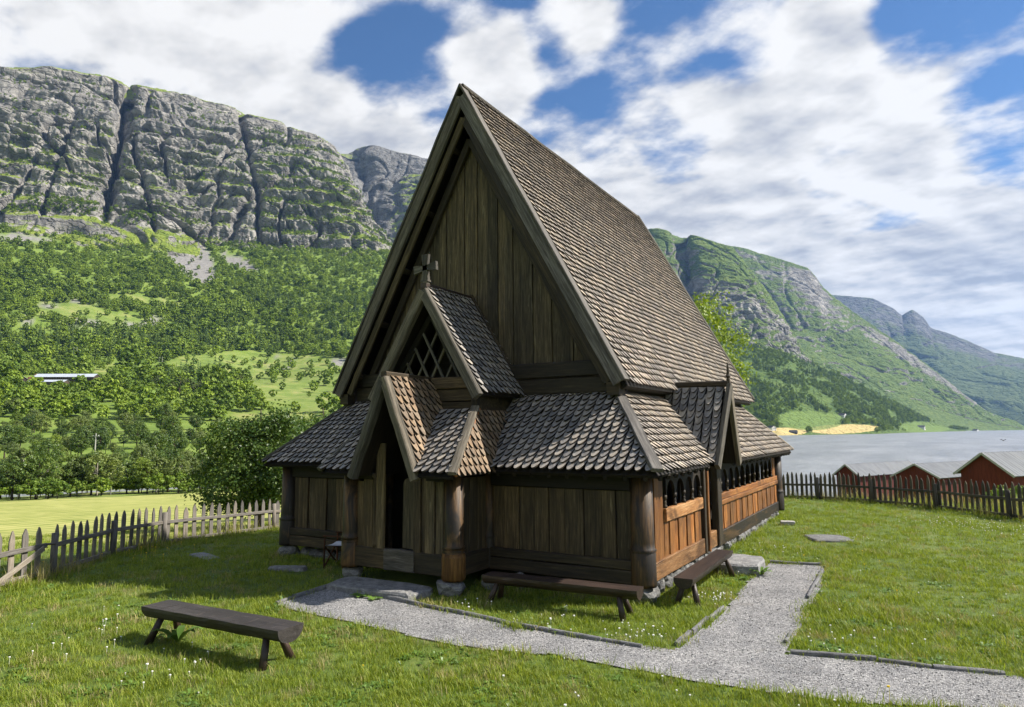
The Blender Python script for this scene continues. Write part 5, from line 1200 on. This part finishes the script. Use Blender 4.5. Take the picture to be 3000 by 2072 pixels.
for i in range(24):       # the row at the far edge of the mown field
    u = -90+i*33+rt.uniform(-12, 12); kd = rt.choice(['birch', 'birch', 'alder', 'lime']); nm, lb = dict(birch=('birch_tree', 'pale green birch in the row beyond the mown field'), alder=('alder_tree', 'dark green alder in the row beyond the mown field'), lime=('sallow_tree', 'bright green sallow in the row beyond the mown field'))[kd]
    tree(nm, u, rt.uniform(113, 124), kd, rt.randint(1, 3), rt.uniform(.82, 1.12), lb, 'trees along the edge of the mown field', rt.uniform(0, 6.28))
for i in range(44):
    tree('willow_bush', -110+i*18.5+rt.uniform(-15, 15), rt.uniform(108, 128), 'bush', rt.randint(1, 3), rt.uniform(.7, 1.3), 'low willow bush on the river bank beyond the mown field', 'bushes on the river bank', rt.uniform(0, 6.28))
for i in range(190):       # wooded band across the river
    u = rt.uniform(-120, 1000); r = rt.uniform(150, 350)
    kd = rt.choice(['wood', 'wood', 'woodd', 'woodd', 'woodb']); nm, lb = dict(wood=('birch_tree', 'grey-green broadleaf tree in the wooded band across the river'), woodd=('elm_tree', 'dark green broadleaf tree in the wooded band across the river'), woodb=('rowan_tree', 'bright green broadleaf tree in the wooded band across the river'))[kd]
    if (640 < u < 1000 and 285 < r) or (abs(u-282) < 34 and r < 215) or (60 < u < 330 and r > 315): continue
    tree(nm, u, r, kd, rt.randint(1, 4), rt.choice((.4, .5, .6, .7, .85)), lb, 'trees in the wooded band', rt.uniform(0, 6.28))
for u, r in ((455, 430), (485, 445), (520, 425), (545, 450), (580, 430), (600, 455), (625, 432), (560, 415), (500, 412), (700, 520)):
    tree('pine_tree', u, r, 'pine', rt.randint(1, 2), rt.uniform(.95, 1.3), 'dark pine in the clump below the hillside meadow', 'pines below the meadow', rt.uniform(0, 6.28))
for i in range(13): tree('hill_bush', 75+i*20+rt.uniform(-8, 8), rt.uniform(455, 482), 'bush', rt.randint(1, 3), rt.uniform(1.5, 2.3), 'leafy bush in front of the long hillside barn', 'bushes before the hillside barn', rt.uniform(0, 6))
tree('maple_tree', 770, 26, 'maple', 1, .95, 'dense dark leafy tree behind the fence beside the church', None, .4)
tree('maple_tree', 965, 33, 'maple', 2, 1.16, 'dark leafy tree half hidden behind the gallery roof corner', None, 2.4)
tree('birch_tree', 2072, 40, 'near_birch', 1, 1.2, 'bright green birch crown showing past the church roof edge', None, 1.0)
for i, (u, r, s) in enumerate(((2965, 34, .45), (2925, 33, .38), (2990, 36, .5))): tree('willow_shoot', u, r, 'bush', 1, s, 'yellow-green shoots growing behind the dark fence', 'shoots behind the dark fence', i)

# ---- the wood on the slopes (one mass)
def spruce_mesh(seed, h, r0, tiers=11, per=9):
    r = np.random.default_rng(seed); mb = MB()
    for k in range(tiers):
        t = k/(tiers-1); z = h*(.06+.92*t); rad = r0*(1-t)**.85+.12
        for i in range(per):
            a_ = 6.28*(i+r.uniform(-.3, .3))/per+k*.7; l = rad*r.uniform(.75, 1.15); d = V3(math.cos(a_), math.sin(a_), 0); s = V3(-d[1], d[0], 0)*l*.30
            p = V3(0, 0, z+.03*h); m_ = d*l*.55+V3(0, 0, z-.01*h); e = d*l+V3(0, 0, z-.05*h); mb.add([p, m_-s, e, m_+s], [(0, 1, 2, 3)])
    mb.tube([(0, 0, -.3), (0, 0, h*.9)], [h*.018, .02], 5); return mb.mesh('spruce')
def far_forest():
    pr = []
    for sd, h, rx, mt in ((31, 8, 3.1, 'wood1'), (32, 9, 3.0, 'wood1'), (33, 7, 3.2, 'wood1'), (34, 9, 3.3, 'wood2'), (35, 8, 3.0, 'wood2')):
        cm, _ = crown_mesh(sd, h, rx, -.6, 40, 12, 1.2, .8, 0, .75, .22, .5); pr.append((cm, MAT[mt]))
    pr += [(spruce_mesh(41, 12, 2.1), MAT['spruce']), (spruce_mesh(42, 10, 1.8), MAT['spruce'])]
    def place(name, n, r0, r1, a0, a1, fn, label, dens=None):
        r = np.sqrt(rng.uniform(r0*r0, r1*r1, n)); t = np.radians(rng.uniform(a0, a1, n)); x = CAM[0]+r*np.sin(t); y = CAM[1]+r*np.cos(t); z = ground_z(x, y); P = np.stack([x, y, z], 1); u, v, w = project(P)
        q = np.stack([x, y, 0*x], 1); keep = fn(u, v, r, q); P, u, v, r, q = P[keep], u[keep], v[keep], r[keep], q[keep]; m_ = len(P)
        sp = in_blob(u, v, SPRUCE)*rng.random(m_)+.5*fbm(q/45+8, 2) > .52; up = smoothstep(r, 800, 1250)
        ix = np.where(sp, 5+rng.integers(0, 2, m_), np.where(rng.random(m_)+.9*fbm(q/60, 2) < .62+.3*up, rng.integers(0, 3, m_), 3+rng.integers(0, 2, m_)))
        s = np.exp(rng.normal(-.05, .33, m_))*(1-.12*up)*(1+.35*fbm(q/90+15, 2))*np.where(sp, rng.uniform(.6, 1.35, m_), 1); scatter(name, P, rng.uniform(0, 6.28, m_), s, ix, pr_use(), label)
    def pr_use(): return [(m_.copy(), mt) for m_, mt in pr]
    def left(u, v, r, q):
        c = in_blob(u, v, CLEAR)+.55*fbm(q/38, 3); sc_ = in_blob(u, v, SCREE)+.8*fbm(q/35, 3)
        k = ((c < .45)|(rng.random(len(u)) < .06))&((sc_ < .35)|(rng.random(len(u)) < .08))
        meadow = (r < 640)&(r > 330)&(rng.random(len(u)) < .45)|(r > 700)&(rng.random(len(u)) < .22)
        thin = smoothstep(r, 1120, 1300)*.55
        k &= ~((u > 40)&(u < 340)&(r > 440)&(r < 545))
        return k & ~meadow & (rng.random(len(u)) > thin) & (u > -320) & (u < 1500) & (fbm(q/24+7, 2) > -.38)
    place('hillside_wood', 30000, 345, 1320, -76, -20, left, 'birch and spruce wood covering the slope below the cliffs')
    # scrub on the foot of the cliff and its ledges
    du = np.gradient(ML_P, axis=1); dv = np.gradient(ML_P, axis=0); N = np.cross(du, dv); nz = np.abs(N[..., 2])/(np.linalg.norm(N, axis=2)+1e-9)
    ok = (ML_L > .55)&(ML_L < 1.12)|(ML_L > 1.1)&(ML_L < 2.9)&(nz > .52); uu = np.tile(ML_U/K, (len(ML_P), 1)); ok &= (ML_L < 1.3)|(uu > 560)|(rng.random(ok.shape) < .25)
    P = ML_P[ok]; n = 12000; P = P[rng.integers(0, len(P), n)]+rng.normal(0, 2, (n, 3))*np.array([1, 1, .1]); u, v, w = project(P); kk = (in_blob(u, v, SCREE)+.5*fbm(P/35, 2) < .4)&(fbm(P/45+4, 2) > -.25); P = P[kk]; m_ = len(P)
    scatter('cliff_scrub', P, rng.uniform(0, 6.28, m_), rng.uniform(.28, .75, m_), rng.integers(0, 4, m_), pr_use(), 'low birch scrub at the foot and on the ledges of the cliff')
    # far shore slope
    L = RS_L; ok = (L > 1.12)&(L < 3.12); P = RS_P[ok]; n = 12000; k = rng.integers(0, len(P), n); P = P[k]+np.stack([rng.uniform(-9, 9, n), rng.uniform(-9, 9, n), rng.uniform(-1, 0, n)], 1)
    u, v, w = project(P); q = P*np.array([1, 1, 0]); kk = (fbm(q/70, 3) > -.12)&(P[:, 2] > -4)&((P[:, 2] > 10)|(rng.random(n) < .5)); z1, z2 = zR(u, 0, P); kk &= (z1 < .3)&(z2 < .4); P, q = P[kk], q[kk]; m_ = len(P)
    ix = np.where(fbm(q/90+3, 2)+.2*rng.normal(size=m_) > .22, 5+rng.integers(0, 2, m_), rng.integers(0, 5, m_))
    scatter('far_shore_wood', P, rng.uniform(0, 6.28, m_), rng.uniform(.7, 1.5, m_), ix, pr_use(), 'dark mixed wood on the slope across the lake')
far_forest()

# ------------------------------------------------------------------ buildings
MAT['redwall'] = wood('falu_red_boards', [(.060, .012, .010), (.105, .022, .017), (.15, .040, .030)], streak=(.20, .10, .08, 1), samt=.25, rough=.85)
def tin():
    m, T, b, out = new_mat('corrugated_tin'); g = T.node('ShaderNodeAttribute', attribute_name='gco'); p = g.outputs['Vector']
    n = T.noise(T.vmath('MULTIPLY', p, (.35, 1.6, 1)), 1.0, 5, .6); c = T.ramp(n, [(.35, (.10, .11, .125)), (.55, (.17, .185, .205)), (.72, (.15, .15, .14))])
    T.set(b.inputs['Base Color'], c); b.inputs['Roughness'].default_value = .75; return m
MAT['tin'] = tin(); MAT['tinpale'] = plain('pale_tin', (.42, .46, .52), .6, .1, .3); MAT['white'] = plain('white_paint', (.78, .78, .76), .6, .05); MAT['pane'] = plain('window_pane', (.03, .035, .045), .15, .05, spec=.6); MAT['slate'] = plain('dark_roof', (.06, .06, .065), .7); MAT['trim'] = plain('pale_trim', (.34, .34, .34), .8)
def shed(name, xy, z, rz, w, l, hw_, hr, label, cat, wall='redwall', roof='tin', over=.35, ribs=True, windows=(), group=None, door=False):
    """gabled house, gable end facing local -y, origin at the middle of that gable"""
    o = empty(name, (xy[0], xy[1], z), rz); tag(o, label, cat, group); wl = MB()
    wl.prism([(-w/2, 0, -1.5), (w/2, 0, -1.5), (w/2, 0, hw_), (0, 0, hr-.08), (-w/2, 0, hw_)], (0, l, 0), gax=(0, 0, 1)); wl.build('wall', MAT[wall], o)
    for s in (-1, 1):
        e = V3(s*(w/2+over), 0, hw_-over*(hr-hw_)/(w/2)); t = V3(0, 0, hr); d = t-e; N = unit(np.cross(d, (0, 1, 0))); N = N if N[2] > 0 else -N
        if ribs:
            n = max(4, int((l+2*over)/.4)); v, f, g = [], [], []
            for i in range(2*n+1):
                y = -over+(l+2*over)*i/(2*n); h = .045 if i % 2 else 0
                for q in (e, t): v.append(q+V3(0, y, 0)+N*(h+.05)); g.append((np.linalg.norm(q-e), y, 0))
            for i in range(2*n): f.append((2*i, 2*i+1, 2*i+3, 2*i+2))
            MB().add(v, f, g).build('roof_sheet', MAT[roof], o)
        MB().prism([e+V3(0, -over, 0), t+V3(0, -over, 0), t+V3(0, l+over, 0), e+V3(0, l+over, 0)], N*.04).build('roof', MAT[roof], o)
        MB().beam(e+V3(0, -over-.03, .0), t+V3(0, -over-.03, .0), .05, .16, N).build('bargeboard', MAT['trim'], o)
    for (x, zz, ww, hh) in windows:
        f = MB().box((x, -.02, zz), (ww+.16, .06, hh+.16)).build('window', MAT['white'], o); MB().box((x, -.055, zz), (ww, .02, hh)).build('pane', MAT['pane'], f)
    return o
def gable_at(name, u0, u1, r, v_ridge, v_eave, l, label, cat, turn=0.0, **kw):
    pc = at((u0+u1)/2, v_ridge, r); pl, pr = at(u0, v_eave, r), at(u1, v_eave, r); w = np.linalg.norm((pr-pl)[:2])/max(math.cos(turn), .3); z = gz(pc[0], pc[1]); dd = pr-pl
    rz = math.atan2(dd[1], dd[0])+turn; return shed(name, pc, z, rz, w, l, (pl[2]+pr[2])/2-z, pc[2]-z, label, cat, **kw)
gable_at('boathouse', 2448, 2512, 92, 1361, 1388, 14, 'red boathouse with pale tin roof, first beside the church corner', 'boathouse', -.55, group='red boathouses by the lake')
gable_at('boathouse', 2622, 2745, 80, 1360, 1393, 13, 'middle red boathouse with streaked tin roof', 'boathouse', -.50, group='red boathouses by the lake')
gable_at('boathouse', 2808, 2957, 62, 1328, 1382, 14, 'largest red boathouse with blue-grey corrugated roof at the picture edge', 'boathouse', -.50, group='red boathouses by the lake')
def farm(name, u, r, w, l, hw_, hr, rz, label, cat, **kw):
    # stands on the far slope or the hillside
    p = at_z(u, r, 0)
    if r > 900:
        dd = np.hypot(RS_P[:, :, 0]-p[0], RS_P[:, :, 1]-p[1]); z = RS_P.reshape(-1, 3)[dd.argmin(), 2]
    else: z = gz(p[0], p[1])
    return shed(name, p, z, rz, w, l, hw_, hr, label, cat, **kw)
vd = math.atan2(RGT[1], RGT[0])
farm('farmhouse', 2268, 1215, 9, 11, 5.5, 9, vd+.3, 'white farmhouse on the far shore next to the gallery roof', 'house', wall='white', roof='slate', ribs=False, windows=((-2.5, 3.9, 1.1, 1.4), (0, 3.9, 1.1, 1.4), (2.5, 3.9, 1.1, 1.4), (-2.5, 1.3, 1.1, 1.4), (2.5, 1.3, 1.1, 1.4)))
farm('farm_barn', 2335, 1230, 9, 12, 3.5, 7, vd+1.0, 'small brown barn by the yellow field across the lake', 'barn', wall='bark', roof='slate', ribs=False)
farm('farmhouse', 2710, 2080, 14, 16, 7, 12, vd+.9, 'grey roofed farm on the green meadow across the lake', 'house', wall='white', roof='slate', ribs=False, windows=((-3, 4, 2, 2), (3, 4, 2, 2)))
farm('farmhouse', 2865, 2560, 12, 14, 7, 11, vd+.5, 'tiny pale house farthest along the far shore', 'house', wall='white', roof='slate', ribs=False, windows=((-3, 4, 2, 2), (3, 4, 2, 2)))
farm('farmhouse', 2480, 1560, 11, 15, 6, 10, vd+.6, 'pale house among the trees above the far fields', 'house', wall='white', roof='slate', ribs=False, windows=((-3, 4, 1.6, 2), (3, 4, 1.6, 2)))
farm('hill_barn', 100, 520, 9, 36, 2.2, 4.4, vd-1.50, 'long grey tin-roofed barn among trees on the hillside', 'barn', wall='bark', ribs=False, roof='tinpale')
farm('hill_barn', 85, 500, 7, 20, 1.6, 3.0, vd-1.50, 'lower tin-roofed shed in front of the long barn', 'barn', wall='bark', ribs=False, roof='tinpale')
farm('hut', 52, 505, 6, 8, 2.6, 4.4, vd+.8, 'small brown hut left of the long barn', 'hut', wall='benchred', roof='slate', ribs=False)
# ---- timber piles, poles, bird
MAT['log'] = wood('cut_logs', [(.22, .11, .06), (.36, .20, .12), (.46, .28, .18)])
for u, r, w, lb in ((135, 545, 16, 'upper heap of orange cut logs by the hillside field'), (110, 520, 14, 'lower heap of orange cut logs above the barn')):
    p = at_z(u, r, 0); o = empty('log_pile', (p[0], p[1], gz(p[0], p[1])), vd); tag(o, lb, 'log pile')
    for k in range(14):
        row = 0 if k < 7 else (1 if k < 11 else 2); y = (k if row == 0 else k-7 if row == 1 else k-11)*.9+row*.4; MB().tube([(-w/2+U_(-1, 1), y-3, .5+row*.8), (w/2+U_(-1, 1), y-3, .5+row*.8)], [.5, .42], 7).build('log', MAT['log'], o)
MAT['pole'] = plain('grey_pole', (.42, .41, .38), .8)
def pole(u, r, h, lb, two=False):
    p = at_z(u, r, 0); o = empty('power_pole', (p[0], p[1], gz(p[0], p[1])), vd); tag(o, lb, 'power pole')
    for x in ((-1.4, 1.4) if two else (0,)): MB().tube([(x, 0, -.5), (x, 0, h)], [.17, .13], 8).build('mast', MAT['pole'], o)
    MB().beam((-2.2 if two else -.9, 0, h-.7), (2.2 if two else .9, 0, h-.7), .14, .16).build('crossarm', MAT['pole'], o)
    for x in (-.7, 0, .7): MB().lathe((x*(2.4 if two else 1), 0, h-.62), [(.05, 0), (.09, .08), (.05, .2)], 6).build('insulator', MAT['white'], o)
pole(282, 205, 7.2, 'pale power pole standing in front of the wooded band'); pole(460, 690, 14, 'twin power pole above the rocky knoll', True); pole(205, 720, 14, 'twin power pole on the slope at the left', True)
def bird():
    p = at(2939, 1291, 150); o = empty('gull', tuple(p), vd+.4); tag(o, 'small dark bird flying low over the lake', 'bird')
    MB().rock((0, 0, 0), (.40, .12, .12), 2, .1, 2).tube([(.22, 0, .02), (.36, 0, .0)], [.05, .01], 6).build('body', MAT['slate'], o, True)
    for s in (-1, 1): MB().prism([(-.1, s*.05, .04), (.14, s*.05, .04), (.16, s*.35, .20), (.02, s*.55, .16), (-.05, s*.38, .18)], (0, 0, .02)).build('wing', MAT['slate'], o)
bird()
# ---- air
hz = MB(); hz.box((-1500, 3500, 640), (13000, 13000, 1400)); hm = bpy.data.materials.new('haze_air'); hm.use_nodes = True; T = NT(hm.node_tree); T.n.clear()
ho = T.node('ShaderNodeOutputMaterial'); pv = T.node('ShaderNodeVolumePrincipled'); pv.inputs['Color'].default_value = (.28, .52, 1.0, 1); pv.inputs['Density'].default_value = HAZE; pv.inputs['Anisotropy'].default_value = .2
T.l.new(pv.outputs[0], ho.inputs['Volume']); tag(hz.build('haze', hm), 'thin blue summer haze in the valley', kind='stuff')
